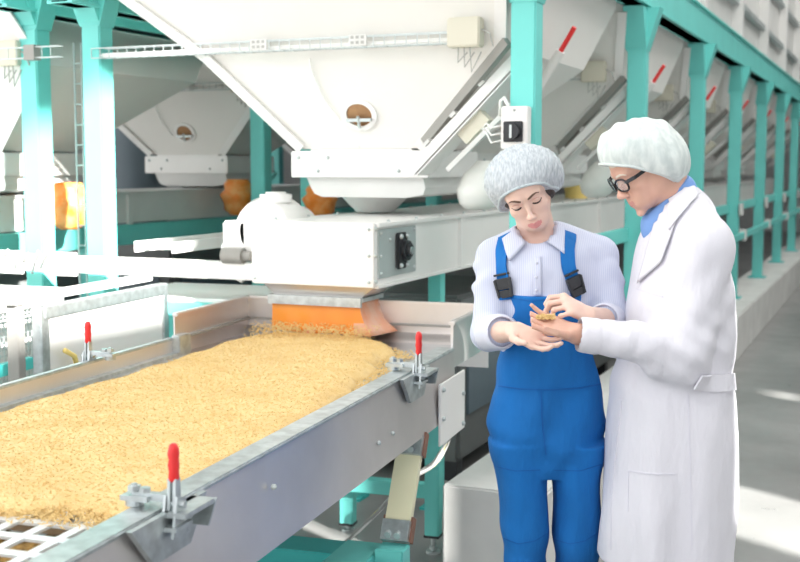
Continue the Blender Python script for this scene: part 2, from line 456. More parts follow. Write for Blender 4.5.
# hanging milky bags at the chute ends
def film_bag(x, y, label):
    rg = []
    for z, rx, ry, ox in ((1.62, .05, .04, .03), (1.56, .10, .07, .02), (1.49, .115, .08, 0), (1.43, .09, .07, -.01), (1.405, .05, .04, -.02)):
        rg.append([(x+ox+rx*math.cos(a*PI/9)*(1+.06*math.sin(3*a)), y+ry*math.sin(a*PI/9), z) for a in range(18)])
    tag(MB().loft(rg).build('plastic_bag', 'film', None, smooth=True), label, 'bag', 'milky bags at the chute ends')
film_bag(B1X+.55, 4.95, 'milky plastic bag at the chute end, left of the hairnet')
film_bag(B1X+.55, 7.15, 'milky plastic bag behind the woman, second along')
# orange bags
def orange_bag(x, y, z0, z1, r, label):
    rg = []
    n = 7
    for i in range(n+1):
        q = i/n; z = z1+(z0-z1)*q
        rr = r*(.55+.75*math.sin(PI*min(1, q*.85+.1)))*(1+.12*math.sin(q*17))
        rg.append([(x+rr*math.cos(a*PI/8)*(1+.1*math.sin(a*2.3+i)), y+rr*math.sin(a*PI/8), z) for a in range(16)])
    tag(MB().loft(rg).build('orange_bag', 'orangebag', None, smooth=True), label, 'bag', 'orange net bags under the hoppers')
p = view() @ at(69, 205, 6.3); orange_bag(p.x, p.y, p.z-.13, p.z+.12, .085, 'orange net bag between the two tall teal columns at left')
p = view() @ at(238, 197, 8.0); orange_bag(p.x, p.y, p.z-.12, p.z+.12, .085, 'orange net bag left of the duct motor')
p = view() @ at(320, 201, 7.4); orange_bag(p.x, p.y, p.z-.10, p.z+.10, .08, 'orange net bag right of the duct motor, behind the spout')

# ------------------------------------------------------------------ the white duct and its end box
t = thing('conveyor_duct', 'white enclosed conveyor duct with a plain front box over the sieve table', 'conveyor', (-2.17, 4.3, 1.12))
MB().box(-2.445, -1.896, 4.22, 4.25, 1.118, 1.372, bev=.003).build('front_plate', 'white', t)
MB().box(-2.435, -1.902, 4.25, 22, 1.125, 1.355).build('trough', 'white', t)
MB().box(-2.46, -1.885, 4.25, 22, 1.355, 1.372, bev=.003).build('lid', 'white', t)
MB().box(-2.45, -1.888, 4.25, 22, 1.113, 1.125).build('lower_flange', 'white', t)
m = MB()
for z in (1.14, 1.245, 1.35): m.ell((-1.893, 4.235, z), .009, 8); m.ell((-1.915, 4.218, z), .007, 8)
m.ell((-2.43, 4.218, 1.14), .007, 8)
for k in range(20): m.ell((-1.91, 4.4+.3*k, 1.374), .008, 8)
for k in range(20): m.ell((-2.43, 4.4+.3*k, 1.374), .008, 8)
m.build('bolt', 'zinc', t)
sp = MB().box(-1.902, -1.895, 4.27, 4.66, 1.15, 1.345, bev=.001).build('side_plate', 'zinc', t)
m = MB().box(-1.896, -1.878, 4.435, 4.53, 1.175, 1.325, bev=.006)
m.tube([(-1.88, 4.50, 1.25), (-1.86, 4.50, 1.25)], .042, 20).tube([(-1.86, 4.50, 1.25), (-1.85, 4.50, 1.25)], .028, 20)
bearing = m.build('bearing', 'black', sp, smooth='auto')
m = MB()
for (a, b) in ((4.45, 1.19), (4.515, 1.19), (4.45, 1.31), (4.515, 1.31)): m.ell((-1.874, a, b), .011, 8)
for (a, b) in ((4.29, 1.17), (4.29, 1.24), (4.29, 1.33), (4.64, 1.17), (4.64, 1.33), (4.38, 1.30)): m.ell((-1.893, a, b), .007, 8)
m.tube([(-1.868, 4.50, 1.25), (-1.845, 4.50, 1.25)], .016, 12)
m.build('bolt', 'galv', sp)
for y in (5.2, 6.6, 8.0, 9.4, 10.8, 12.2):
    MB().box(-1.902, -1.885, y, y+.05, 1.12, 1.36).build('joint_flange', 'white', t)
# funnel and orange skirt
rg = [[(-2.40, 4.235, 1.118), (-1.90, 4.235, 1.118), (-1.90, 4.50, 1.118), (-2.40, 4.50, 1.118)],
      [(-2.36, 4.26, 1.07), (-1.97, 4.26, 1.07), (-1.97, 4.44, 1.07), (-2.36, 4.44, 1.07)]]
MB().loft(rg).build('outlet_funnel', 'steel', t)
MB().box(-2.385, -1.955, 4.245, 4.455, 1.055, 1.072).box(-2.38, -1.96, 4.235, 4.25, 1.035, 1.072).build('clamp_frame', 'galv', t)
m = MB(); rg = []
def skirt_pt(x, y, q, k):
    return (x, y, 1.055-.125*q)
N = 14
for i in range(9):
    q = i/8
    z = 1.057-.135*q
    fl = .045*q*q
    xa, xb, ya, yb = -2.368+.004*q, -1.972+.01*q, 4.252-.012*q, 4.44+.01*q
    ring = []
    for k in range(N): ring.append((xa+(xb-xa)*k/N, ya+.006*math.sin(k*1.7)*q, z+.004*math.sin(k*.8)*q))
    for k in range(5): ring.append((xb+fl*(1+k*.25)*1.0, ya+(yb-ya)*k/5, z+.006*q*k/5))
    for k in range(N): ring.append((xb+fl+(xa-xb-fl)*k/N, yb, z))
    for k in range(5): ring.append((xa, yb+(ya-yb)*k/5, z))
    rg.append(ring)
m = MB().loft(rg, caps=False)
sk = m.build('skirt', 'orange', t, smooth='auto')
sk.data.materials.append(M['amber'])
for p_ in sk.data.polygons:
    c = sk.matrix_world @ p_.center
    lx = p_.center.x + t.location.x
    lz = p_.center.z + t.location.z
    if lx > -1.972 or lz < .928: p_.material_index = 1
so = sk.modifiers.new('solid', 'SOLIDIFY'); so.thickness = .003
# motor on the far left of the box top
mt = thing('gear_motor', 'white geared motor on the left of the duct box', 'motor', (-2.62, 4.5, 1.25))
c = view() @ at(283, 224, 5.0)
m = MB(); rg = []
ring = lambda r, y: [(-2.53+r*math.cos(a*PI/14), y, 1.315+r*math.sin(a*PI/14)) for a in range(28)]
rg = [ring(.10, 4.44), ring(.135, 4.46), ring(.15, 4.50), ring(.15, 4.62), ring(.12, 4.66), ring(.10, 4.80)]
MB().loft(rg).build('housing', 'white', mt, smooth='auto')
MB().tube([(-2.50, 4.53, 1.44), (-2.50, 4.53, 1.475)], .07, 20).tube([(-2.50, 4.53, 1.47), (-2.50, 4.53, 1.485)], .045, 20).build('cap', 'white', mt, smooth='auto')
MB().box(-2.72, -2.6, 4.44, 4.58, 1.22, 1.36, bev=.01).build('terminal_box', 'white', mt)
MB().tube([(-2.70, 4.42, 1.21), (-2.60, 4.42, 1.21)], .035, 14).tube([(-2.62, 4.42, 1.21), (-2.56, 4.42, 1.21)], .022, 12).build('gland', 'dark', mt, smooth='auto')
MB().tube([(-2.62, 4.44, 1.10), (-2.68, 4.46, 1.12), (-2.74, 4.5, 1.17), (-2.76, 4.52, 1.24), (-2.73, 4.53, 1.29)], .012, 8).build('hose', 'wwire', mt, smooth=True)
# teal stand under the duct end
def stand(x, y, z1, label, parent_name='duct_stand'):
    t = thing(parent_name, label, 'stand', (x, y, 0), 0, 'teal stands under the duct')
    MB().box(x-.03, x+.03, y-.03, y+.03, .012, z1).build('post', 'teal', t)
    MB().box(x-.06, x+.06, y-.06, y+.06, 0, .012).build('foot_plate', 'teal2', t)
    return t
stand(-1.95, 5.05, 1.112, 'teal post under the duct near the knob plate')
stand(-2.38, 5.05, 1.112, 'teal post under the duct farther from the walkway')
stand(-1.95, 7.25, 1.112, 'teal post under the duct hidden behind the woman')
# second duct further left
t = thing('conveyor_duct', 'grey white duct behind the two tall teal columns', 'conveyor', (-4.6, 6, 1.25))
MB().box(-4.85, -4.35, 3.2, 15, 1.25, 1.425).build('trough', 'dull', t)
MB().box(-4.87, -4.33, 3.2, 15, 1.425, 1.44, bev=.003).build('lid', 'dull', t)
for y in (4.5, 6, 7.5): MB().box(-4.35, -4.33, y, y+.04, 1.24, 1.43).build('joint_flange', 'dull', t)
tag(MB().box(-4.4, -4.3, 3.2, 15, 1.12, 1.24, bev=.004).build('steel_rail', 'teal'), 'teal rail right under the rear duct', 'rail')
for k, y in enumerate((5.6, 7.8, 10.0)):
    stand(-4.35, y, 1.12, ['teal post below the rear duct, nearest', 'teal post below the rear duct, middle', 'teal post below the rear duct, farthest'][k])
# beam across from the duct box to the left
t = thing('cross_beam', 'sunlit white beam running left from the duct box', 'beam', (-4, 4.45, 1.15))
MB().box(-7.2, -2.46, 4.42, 4.50, 1.105, 1.18, bev=.005).build('bar', 'white', t)
m = MB()
for k in range(7): m.tube([(-3.6-.07*k+.03*math.sin(k*9), 4.41, 1.15), (-3.62-.06*k, 4.39, 1.20+.012*math.cos(k*5)), (-3.68-.05*k, 4.40, 1.12+.03*math.sin(k*4))], .006, 6)
m.build('cable', 'wwire', t, smooth=True)
for k, x in enumerate((-3.55, -3.86)):
    MB().box(x-.07, x+.07, 4.40, 4.42, 1.09, 1.20, bev=.003).build('clip_plate', 'dull', t)
# cable ladder
t = thing('cable_ladder', 'white cable ladder running back beyond the sunlit beam', 'cable ladder', (-3.3, 5.5, 1.2))
m = MB().box(-3.26, -3.245, 4.55, 9.5, 1.20, 1.25).box(-3.055, -3.04, 4.55, 9.5, 1.20, 1.25)
m.build('side_rail', 'white', t)
m = MB()
for k in range(24): m.box(-3.245, -3.055, 4.6+.2*k, 4.625+.2*k, 1.21, 1.23)
m.build('rung', 'white', t)
MB().box(-3.2, -3.1, 5.8, 5.95, 1.25, 1.31).build('yellow_clip', 'yellow', t)
# vertical cable drop between the two tall columns
t = thing('wire_ladder', 'thin vertical wire ladder between the two tall left columns', 'cable ladder', view() @ at(84, 300, 5.9))
t.location.z = 0
lx, ly = t.location.x, t.location.y
m = MB()
for dx in (-.022, .022): m.tube([(lx+dx, ly, 0), (lx+dx, ly, 2.2)], .005, 6)
m.build('rods', 'zinc', t)
m = MB()
for k in range(21): m.tube([(lx-.022, ly, .1+.1*k), (lx+.022, ly, .1+.1*k)], .0035, 6)
m.build('rods', 'zinc', t)
t = thing('wire_tray', 'grey wire tray crossing behind the two tall left columns', 'cable tray', (-4.6, 4.8, 2.1))
m = MB()
for dz in (0, .05):
    for dy in (0, .05): m.bar((-6.5, 4.48+dy*.5, 2.10+dz), (-3.60, 4.48+dy*.5, 2.10+dz), .004, .004)
for k in range(58): m.bar((-6.5+.05*k, 4.48, 2.10), (-6.5+.05*k, 4.48, 2.15), .003, .003)
m.build('mesh', 'zinc', t)
MB().box(-3.80, -3.74, 4.47, 4.52, 2.09, 2.16).build('holder', 'dark', t)
# rails along the right column row with white clamps
t = thing('pipe_rail', 'upper teal rail along the right columns with pale clamps', 'rail', (-1.3, 6, 1.2))
MB().box(-1.475, -1.44, 4.8, 22, 1.16, 1.24, bev=.004).build('rail', 'teal', t)
for y in R_Y[1:7]: MB().box(-1.352, -1.33, y-.09, y+.09, 1.14, 1.25, bev=.004).build('clamp', 'dull', t)
t = thing('pipe_rail', 'lower teal rail along the right columns with pale clamps', 'rail', (-1.3, 6, .95))
MB().box(-1.33, -1.30, 8.7, 22, .93, .99, bev=.004).build('rail', 'teal', t)
for y in R_Y[2:8]: MB().box(-1.352, -1.29, y-.05, y+.05, .91, 1.01, bev=.004).build('clamp', 'dull', t)
tag(MB().box(-2.9, -1.48, 6.74, 6.80, .78, .84, bev=.004).build('steel_rail', 'teal'), 'low teal cross rail seen between woman and man', 'rail')

# machines in the gloom under the hoppers
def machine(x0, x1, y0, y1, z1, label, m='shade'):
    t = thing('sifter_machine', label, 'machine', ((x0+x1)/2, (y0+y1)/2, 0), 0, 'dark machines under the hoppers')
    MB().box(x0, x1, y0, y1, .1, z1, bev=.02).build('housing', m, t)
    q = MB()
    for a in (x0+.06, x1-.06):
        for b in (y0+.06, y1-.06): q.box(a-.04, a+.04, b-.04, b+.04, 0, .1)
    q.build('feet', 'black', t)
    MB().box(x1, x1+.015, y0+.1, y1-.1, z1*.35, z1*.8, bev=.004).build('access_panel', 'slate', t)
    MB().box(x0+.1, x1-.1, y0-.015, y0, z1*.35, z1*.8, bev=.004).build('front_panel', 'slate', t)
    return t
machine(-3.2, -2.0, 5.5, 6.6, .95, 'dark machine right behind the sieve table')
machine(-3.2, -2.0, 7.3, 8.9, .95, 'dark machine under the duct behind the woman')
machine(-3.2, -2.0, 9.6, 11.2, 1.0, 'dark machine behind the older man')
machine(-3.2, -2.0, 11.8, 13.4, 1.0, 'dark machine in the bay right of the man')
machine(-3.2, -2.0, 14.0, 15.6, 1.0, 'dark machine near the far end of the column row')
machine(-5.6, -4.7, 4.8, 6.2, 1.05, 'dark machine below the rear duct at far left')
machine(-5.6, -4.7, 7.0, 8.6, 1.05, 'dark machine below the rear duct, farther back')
# slate tank and braces
t = thing('storage_tank', 'slate blue upright tank behind the left hoppers', 'tank', (-6.75, 8.6, 0))
MB().tube([(-6.35, 8.9, 0), (-6.35, 8.9, 2.9)], .28, 28).build('body', 'slate', t, smooth='auto')
MB().tube([(-6.35, 8.9, 2.0), (-6.35, 8.9, 2.03)], .295, 28).build('band', 'zinc', t, smooth='auto')
tag(MB().bar((-5.9, 9.2, 2.2), (-5.1, 9.2, 1.5), .08, .08).build('brace', 'teal'), 'short diagonal teal brace beside the slate tank', 'brace')
t = thing('drive_unit', 'dark blue drive unit seen left of the main hopper outlet', 'machine', (-5.6, 16.5, 0))
MB().box(-6.0, -5.0, 11.4, 12.0, .9, 2.15, bev=.02).build('housing', 'navy', t)
MB().tube([(-5.4, 11.39, 1.75), (-5.4, 11.2, 1.75)], .15, 18).build('drum', 'black', t, smooth='auto')
MB().box(-5.95, -5.05, 11.3, 12.0, 0, .9).build('base', 'shade', t)

# switch box on the nearest column
t = thing('switch_box', 'white switch box with black round dial on the nearest column', 'switch', (-1.42, 4.6, 1.7))
p0 = Vector((-1.425, 4.585, 1.70))
MB().box(-1.485, -1.375, 4.555, 4.612, 1.665, 1.835, bev=.004).build('housing', 'white', t)
MB().box(-1.472, -1.392, 4.545, 4.555, 1.693, 1.775, bev=.003).build('dial_plate', 'black', t)
MB().tube([(-1.432, 4.545, 1.734), (-1.432, 4.52, 1.734)], .032, 18).build('dial', 'black', t, smooth='auto')
MB().box(-1.437, -1.427, 4.514, 4.52, 1.708, 1.760).build('dial_pointer', 'zinc', t)
MB().ell((-1.43, 4.553, 1.82), .006, 8).build('screw', 'zinc', t)
m = MB()
for k in range(3): m.tube([(-1.49, 4.58, 1.70+.03*k), (-1.53, 4.57, 1.69+.03*k), (-1.56, 4.60, 1.73+.02*k), (-1.60, 4.66, 1.75)], .004, 6)
m.tube([(-1.46, 4.58, 1.835), (-1.48, 4.58, 1.87), (-1.50, 4.60, 1.86), (-1.51, 4.62, 1.80)], .008, 6)
m.build('cable', 'wwire', t, smooth=True)
# yellow tub on the duct between the two heads
p = view() @ at(575, 184, 6.6)
t = thing('yellow_tub', 'small yellow tub on the duct between the two hairnets', 'tub', (p.x, p.y, 1.372))
rg = [[(-2.05+r*math.cos(a*PI/8), 7.97+r*math.sin(a*PI/8), z) for a in range(16)] for r, z in ((.075, 1.374), (.085, 1.45), (.075, 1.48))]
t.location = (-2.05, 7.97, 1.374)
MB().loft(rg).build('body', 'yellow', t, smooth='auto')
MB().tube([(-2.05, 7.97, 1.48), (-2.05, 7.97, 1.50)], .05, 16).build('lid', 'beige', t)

# ------------------------------------------------------------------ the sieve table
SF = shaker()
VN, VL, ZR, ZB = -1.118, -2.18, .95, .885
c0 = SF @ Vector((-1.65, 3.0, 0))
t = thing('sieve_table', 'long stainless steel sieve table covered with golden grain', 'sieve table', c0, math.radians(4.9))
TAB = t
m = MB(SF)
m.box(VL, VN, 1.95, 4.6, ZB-.012, ZB)
MB_bed = m.build('bed', 'steelbed', t)
def side(name, v, s, u0, u1, zt, zb, matn='steel'):
    """upright sheet with a folded rim"""
    a, b = sorted((v, v + s*.006))
    m = MB(SF).box(a, b, u0, u1, zb, zt)
    return m.build(name, matn, t)
# near side: tall skirt panel, leaning out a little at the bottom, folded top rim
m = MB(SF).hexa([(VN+.012, 1.0, .72), (VN+.024, 1.0, .72), (VN+.024, 4.04, .72), (VN+.012, 4.04, .72), (VN-.004, 1.0, ZR-.01), (VN+.006, 1.0, ZR-.01), (VN+.006, 4.04, ZR-.01), (VN-.004, 4.04, ZR-.01)])
m.build('side_panel', 'steel', t)
MB(SF).box(VN-.055, VN+.012, 1.0, 4.04, ZR-.012, ZR, bev=.004).build('rim', 'galv', t)
MB(SF).box(VN-.055, VN-.05, 1.0, 4.04, ZB, ZR-.01).build('inner_lip', 'steel', t)
MB(SF).box(VN-.095, VN-.055, 1.0, 4.04, ZB+.001, ZB+.012).build('seal_strip', 'galv', t)
MB(SF).box(VN-.004, VN+.006, 4.04, 4.6, ZB-.01, 1.036).build('raised_side', 'steel', t)
MB(SF).box(VN-.012, VN+.012, 4.035, 4.6, 1.030, 1.044, bev=.003).build('raised_rim', 'steel', t)
# left side
MB(SF).box(VL-.006, VL, 1.0, 3.95, ZB-.1, ZR).build('side_panel', 'steel', t)
MB(SF).box(VL-.03, VL+.004, 1.0, 3.95, ZR-.008, ZR, bev=.003).build('rim', 'galv', t)
MB(SF).box(VL+.0, VL+.03, 1.0, 4.0, ZB, ZB+.012).build('seal_strip', 'galv', t)
MB(SF).box(VL-.006, VL+.03, 3.93, 4.02, ZB, ZR+.01, bev=.003).build('corner_block', 'galv', t)
MB(SF).box(VL-.006, VL, 3.95, 4.6, ZB-.1, 1.036).build('raised_side', 'steel', t)
MB(SF).box(VL-.012, VL+.012, 3.95, 4.6, 1.030, 1.044, bev=.003).build('raised_rim', 'steel', t)
# far end
MB(SF).box(VL, VN, 4.594, 4.60, ZB-.1, 1.036).build('end_wall', 'steel', t)
MB(SF).box(VL-.012, VN+.012, 4.585, 4.61, 1.030, 1.044, bev=.003).build('raised_rim', 'steel', t)
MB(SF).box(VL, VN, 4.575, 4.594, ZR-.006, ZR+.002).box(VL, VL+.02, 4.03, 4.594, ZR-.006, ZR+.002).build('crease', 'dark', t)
MB(SF).hexa([(VL, 4.50, ZB), (VN, 4.50, ZB), (VN, 4.594, ZB), (VL, 4.594, ZB), (VL, 4.54, ZB+.003), (VN, 4.54, ZB+.003), (VN, 4.594, ZB+.03), (VL, 4.594, ZB+.03)]).build('fillet', 'steel', t)
# white cover plate on the side and its bolts
cp = MB(SF).box(VN+.026, VN+.034, 3.78, 4.10, .648, .862, bev=.002).build('cover_plate', 'white', t)
m = MB(SF)
for (u, z) in ((3.81, .84), (3.81, .74), (4.07, .78), (4.07, .67)): m.ell((VN+.036, u, z), .009, 8)
m.build('bolt', 'zinc', cp)
# trapezoid clamp brackets welded on the side
def bracket(u):
    x = VN+.018
    m = MB(SF)
    m.prism([(x, u-.17, .948), (x, u+.12, .948), (x, u+.05, .862), (x, u-.09, .862)], (.012, 0, 0))
    m.prism([(x, u+.05, .90), (x, u+.085, .945), (x+.05, u+.085, .945), (x+.05, u+.05, .90)], (0, .006, 0))
    m.box(x, x+.05, u-.04, u+.08, .938, .948)
    m.build('clamp_bracket', 'galv', t)
bracket(1.97); bracket(3.55)
MB(SF).ell((VN+.024, 2.43, .865), .008, 8).ell((VN+.024, 3.17, .80), .007, 8).ell((VN+.024, 3.3, .80), .007, 8).build('rivet', 'zinc', t)
# oblong sieve plate at the near end
m = MB(SF)
pu, pv = .088, .075
u = 1.15
zs = ZB+.004
us = []
while u < 2.12:
    m.box(VL+.01, VN-.06, u, u+.026, zs, zs+.006); us.append(u); u += pu
v = VN-.085
m2 = MB(SF)
while v > VL+.02:
    m.box(v-.022, v, 1.1, 2.12, zs+.0005, zs+.0065); v -= pv
m.build('sieve_plate', 'sieve', t)
under = MB(SF)
nn = 30
P = [[(VL+(VN-VL)*i/24, 1.0+1.0*j/nn, ZB-.035+.012*math.sin(i*2.1+j*1.3)*math.cos(j*1.9)) for j in range(nn+1)] for i in range(25)]
under.grid(P); 
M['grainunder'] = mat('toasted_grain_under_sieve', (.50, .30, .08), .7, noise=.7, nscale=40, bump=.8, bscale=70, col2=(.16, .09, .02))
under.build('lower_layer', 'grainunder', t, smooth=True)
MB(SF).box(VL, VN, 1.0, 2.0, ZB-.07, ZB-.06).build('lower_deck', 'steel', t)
# leaf spring strut with its two clamps
a, b = (VN+.06-.05, 3.62, .73), (VN+.06-.05, 3.47, .40)
ls = MB(SF).bar((VN-.02, 3.63, .715), (VN-.02, 3.46, .42), .085, .022, up=(0, 1, .2)).build('leaf_spring', 'cream', t)
for (cc, w) in (((VN-.02, 3.615, .675), 1), ((VN-.02, 3.475, .43), 2)):
    mm = MB(SF).bar((cc[0], cc[1]+.022-.03, cc[2]-.04+.02), (cc[0], cc[1]+.03, cc[2]+.04+.02-.01), .10, .034, up=(0, 1, .2))
    mm.build('spring_pad', 'brownrub', ls)
    mm = MB(SF).bar((cc[0], cc[1]-.020-.006, cc[2]-.013), (cc[0], cc[1]+.012-.006, cc[2]+.045), .09, .036, up=(0, 1, .2))
    cl = mm.build('spring_clamp', 'galv', ls)
    mm = MB(SF)
    for dx in (-.02, .012): mm.tube([(cc[0]+dx, cc[1]-.018, cc[2]+.014), (cc[0]+dx, cc[1]-.042, cc[2]+.010)], .011, 8)
    mm.build('bolt', 'zinc', cl)
# near post below the lower clamp and base frame
m = MB(SF)
m.box(VN-.065, VN+.028, 3.38, 3.46, 0, .41, bev=.004)
m.box(VL+.1, VL+.2, 3.38, 3.46, 0, .41, bev=.004)
m.box(VN-.065, VN+.028, 1.3, 1.38, 0, .41, bev=.004)
m.box(VL+.1, VL+.2, 1.3, 1.38, 0, .41, bev=.004)
m.build('leg', 'teal', t)
MB(SF).box(VL+.1, VN-.07, 3.36, 3.50, .22, .385, bev=.004).build('cross_member', 'teal2', t)
MB(SF).box(VN-.20, VN-.066, 1.2, 3.50, .25, .39, bev=.004).build('long_member', 'teal', t)
MB(SF).box(VL+.1, VL+.2, 1.2, 3.50, .25, .39, bev=.004).build('long_member', 'teal', t)
MB(SF).box(VL+.2, VN-.2, 2.75, 2.83, .28, .38, bev=.004).build('cross_member', 'shade', t)
# the grain layer, heaped under the skirt
from mathutils import noise as NZ
def grain_height(v, u):
    e = min(1, max(0, (edge_r(u) - v)/.05), max(0, (v - edge_l(u))/.05), max(0, (4.47-u)/.10), max(0, (u-1.985-.03*math.sin(v*13)-.02*math.sin(v*31))/.05))
    h = .032 + .008*math.exp(-(((v+1.79)/.34)**2 + ((u-4.33)/.30)**2))
    h += .006*NZ.noise(Vector((v*5, u*5, 0))) + .0035*NZ.noise(Vector((v*22, u*22, 3)))
    return ZB + h*math.sqrt(max(0, min(1, e)))
def edge_r(u):
    base = VN-.06
    if u > 2.75: base -= .20*min(1, (u-2.75)/1.3)
    if u > 4.15: base -= .55*((u-4.15)/.32)**2*.6
    return base + .012*math.sin(u*17) + .007*math.sin(u*43)
def edge_l(u):
    return VL + .045 + .06*min(1, max(0, (u-2.2)/1.2)) + (.35*((u-4.2)/.27)**2*.5 if u > 4.2 else 0) + .01*math.sin(u*21)
nu, nv = 330, 150
P = []
for i in range(nv+1):
    row = []
    for j in range(nu+1):
        u = 1.95 + (4.49-1.95)*j/nu; v = VL+.005 + (VN-.045-VL-.005)*i/nv
        z = grain_height(v, u)
        row.append((v, u, z if z > ZB+.002 else ZB-.006))
    P.append(row)
g = MB(SF).grid(P).build('grain_layer', 'grain', None, smooth=True)
tag(g, 'layer of golden pasta grain spread on the sieve table', 'grain', kind='stuff')
# loose grains: falling below the skirt and at the edge of the heap
def bits(n, gen, name, label, size=.0035):
    vs, fs = [], []
    for k in range(n):
        p, = gen(),
        p = SF @ Vector(p); ax = Vector((random.gauss(0, 1), random.gauss(0, 1), random.gauss(0, .6))).normalized()
        o = ax.orthogonal().normalized(); w = ax.cross(o); L = size*(1.4+random.random()*1.6); r = size*.55
        b0 = len(vs)
        vs += [p-ax*L, p+o*r, p+w*r, p-o*r, p-w*r, p+ax*L]
        fs += [(b0, b0+2, b0+1), (b0, b0+3, b0+2), (b0, b0+4, b0+3), (b0, b0+1, b0+4), (b0+5, b0+1, b0+2), (b0+5, b0+2, b0+3), (b0+5, b0+3, b0+4), (b0+5, b0+4, b0+1)]
    me = D.meshes.new(name); me.from_pydata([tuple(v) for v in vs], [], fs)
    o = D.objects.new(name, me); COL.objects.link(o); me.materials.append(M['grainbit'])
    return tag(o, label, 'grain', kind='stuff')
def g1():
    v = random.uniform(-2.02, -1.54); u = random.uniform(4.26, 4.48)
    return (v + random.gauss(0, .015), u-.02+random.gauss(0, .02), random.uniform(.915, .965))
bits(1500, g1, 'falling_grain', 'loose grains dropping from the orange skirt')
def g2():
    while True:
        v = random.uniform(VL+.03, VN-.1); u = random.uniform(1.95, 4.49)
        z = grain_height(v, u)
        if z > ZB+.02: return (v, u, z+.001)
bits(14000, g2, 'top_grain', 'loose grains lying on top of the golden layer', .0022)
def g3():
    u = random.uniform(2.9, 4.4); v = edge_r(u)+abs(random.gauss(0, .035))
    if random.random() < .35: v = edge_l(u)-abs(random.gauss(0, .012))
    return (min(v, VN-.1), u, ZB+.004)
bits(1800, g3, 'scattered_grain', 'stray grains beside the golden layer on the steel bed')
def g4():
    return (random.uniform(VL+.05, VN-.09), 1.99+random.gauss(0, .028), ZB+.014+random.random()*.008)
bits(2500, g4, 'edge_grain', 'grains thinning out over the sieve openings')

# toggle clamps
def toggle(v, u, rz, label, flip=1):
    t = thing('toggle_clamp', label, 'clamp', SF @ Vector((v, u, ZR-.035)), math.radians(4.9), 'red handled toggle clamps')
    F = SF @ Matrix.Translation((v, u, ZR-.035)) @ Matrix.Diagonal((flip, 1, 1, 1))
    m = MB(F)
    m.box(.0, .05, -.035, .03, 0.0, .008); m.prism([(.012, -.03, -.015), (.012, .03, -.015), (.012, .022, .055), (.012, -.012, .062)], (.005, 0, 0))
    m.prism([(.036, -.03, -.015), (.036, .03, -.015), (.036, .022, .055), (.036, -.012, .062)], (.005, 0, 0))
    m.build('base_bracket', 'galv', t)
    m = MB(F)
    m.prism([(.018, -.012, .03), (.018, .012, .03), (.018, .010, .095), (.018, -.008, .095)], (.006, 0, 0))
    m.prism([(.030, -.012, .03), (.030, .012, .03), (.030, .010, .095), (.030, -.008, .095)], (.006, 0, 0))
    m.tube([(.005, 0, .045), (.05, 0, .045)], .007, 8); m.tube([(.008, .012, .022), (.048, .012, .022)], .006, 8)
    lever = m.build('lever', 'galv', t)
    m = MB(F)
    c = Vector((.027, .001, .088))
    rg = []
    for i, (z, r) in enumerate(((0, .010), (.006, .0125), (.02, .0115), (.032, .0135), (.042, .0115), (.054, .0135), (.064, .012), (.071, .009), (.074, .004))):
        rg.append([(c.x+r*.8*math.cos(a*PI/6), c.y+r*math.sin(a*PI/6) + (.0 if i % 2 else .001), c.z+z) for a in range(12)])
    m.loft(rg).build('grip', 'red', t, smooth=True)
    m = MB(F)
    m.bar((.02, 0, .056), (-.06, 0, .056), .016, .014)
    m.build('pressing_arm', 'galv', t)
    m = MB(F)
    m.tube([(-.058, 0, .035), (-.058, 0, .078)], .006, 8); m.tube([(-.058, 0, .036), (-.058, 0, .048)], .018, 14)
    m.tube([(-.058, 0, .064), (-.058, 0, .074)], .013, 6)
    m.tube([(-.035, .0, .062), (-.035, .0, .072)], .011, 6)
    m.box(-.078, -.02, -.02, .02, .048, .058)
    m.build('spindle', 'galv', t)
    return t
toggle(VN+.006, 1.95, 0, 'red handled toggle clamp at the front edge of the table')
toggle(VN+.006, 3.53, 0, 'red handled toggle clamp on the near rim beside the woman')
toggle(VL-.01, 3.42, 0, 'red handled toggle clamp on the far left rim', -1)

# low teal stand behind the table end with its levelling feet
t = thing('low_stand', 'low teal square tube stand on levelling feet below the table end', 'stand', SF @ Vector((-1.5, 4.7, 0)), math.radians(4.9))
MB(SF).box(-1.81, -1.36, 4.64, 4.70, .205, .265, bev=.004).build('bar', 'teal', t)
MB(SF).box(-1.81, -1.75, 4.71, 4.77, .035, .265, bev=.004).build('leg', 'teal', t)
MB(SF).box(-1.37, -1.31, 4.54, 4.60, .075, .865, bev=.004).build('leg', 'teal', t)
for (v, u, z) in ((-1.78, 4.74, .035), (-1.34, 4.57, .075)):
    MB(SF).tube([(v, u, 0), (v, u, .012)], .03, 14).tube([(v, u, .01), (v, u, z)], .010, 8).tube([(v, u, .02), (v, u, .03)], .018, 6).build('foot', 'zinc', t)
    MB(SF).box(v-.032, v+.032, u-.032, u+.032, z-.004, z+.006).build('end_cap', 'black', t)
# cables below the cover plate
t = thing('cable_bundle', 'bundle of white and yellow cables hanging below the cover plate', 'cable', SF @ Vector((-1.25, 4.3, 0)), math.radians(4.9))
def cab(n, mname, seed, r=.006):
    rnd = random.Random(seed)
    base = [(-1.16, 4.16, .80), (-1.15, 4.18, .66), (-1.18, 4.20, .55), (-1.24, 4.24, .46), (-1.36, 4.30, .38), (-1.50, 4.32, .22), (-1.62, 4.22, .10), (-1.75, 4.10, .02)]
    pts = []
    for i in range(len(base)*4-3):
        q = i/4; a = int(q); f = q-a; b = min(a+1, len(base)-1)
        p = Vector(base[a]).lerp(Vector(base[b]), f) + Vector((rnd.uniform(-.012, .012), rnd.uniform(-.012, .012), rnd.uniform(-.006, .012)))
        p.z = max(p.z, r); pts.append(p)
    for _ in range(2): pts = [pts[0]] + [(pts[i-1]+pts[i]*2+pts[i+1])/4 for i in range(1, len(pts)-1)] + [pts[-1]]
    return MB(SF).tube(pts, r, 8).build(n, mname, t, smooth=True)
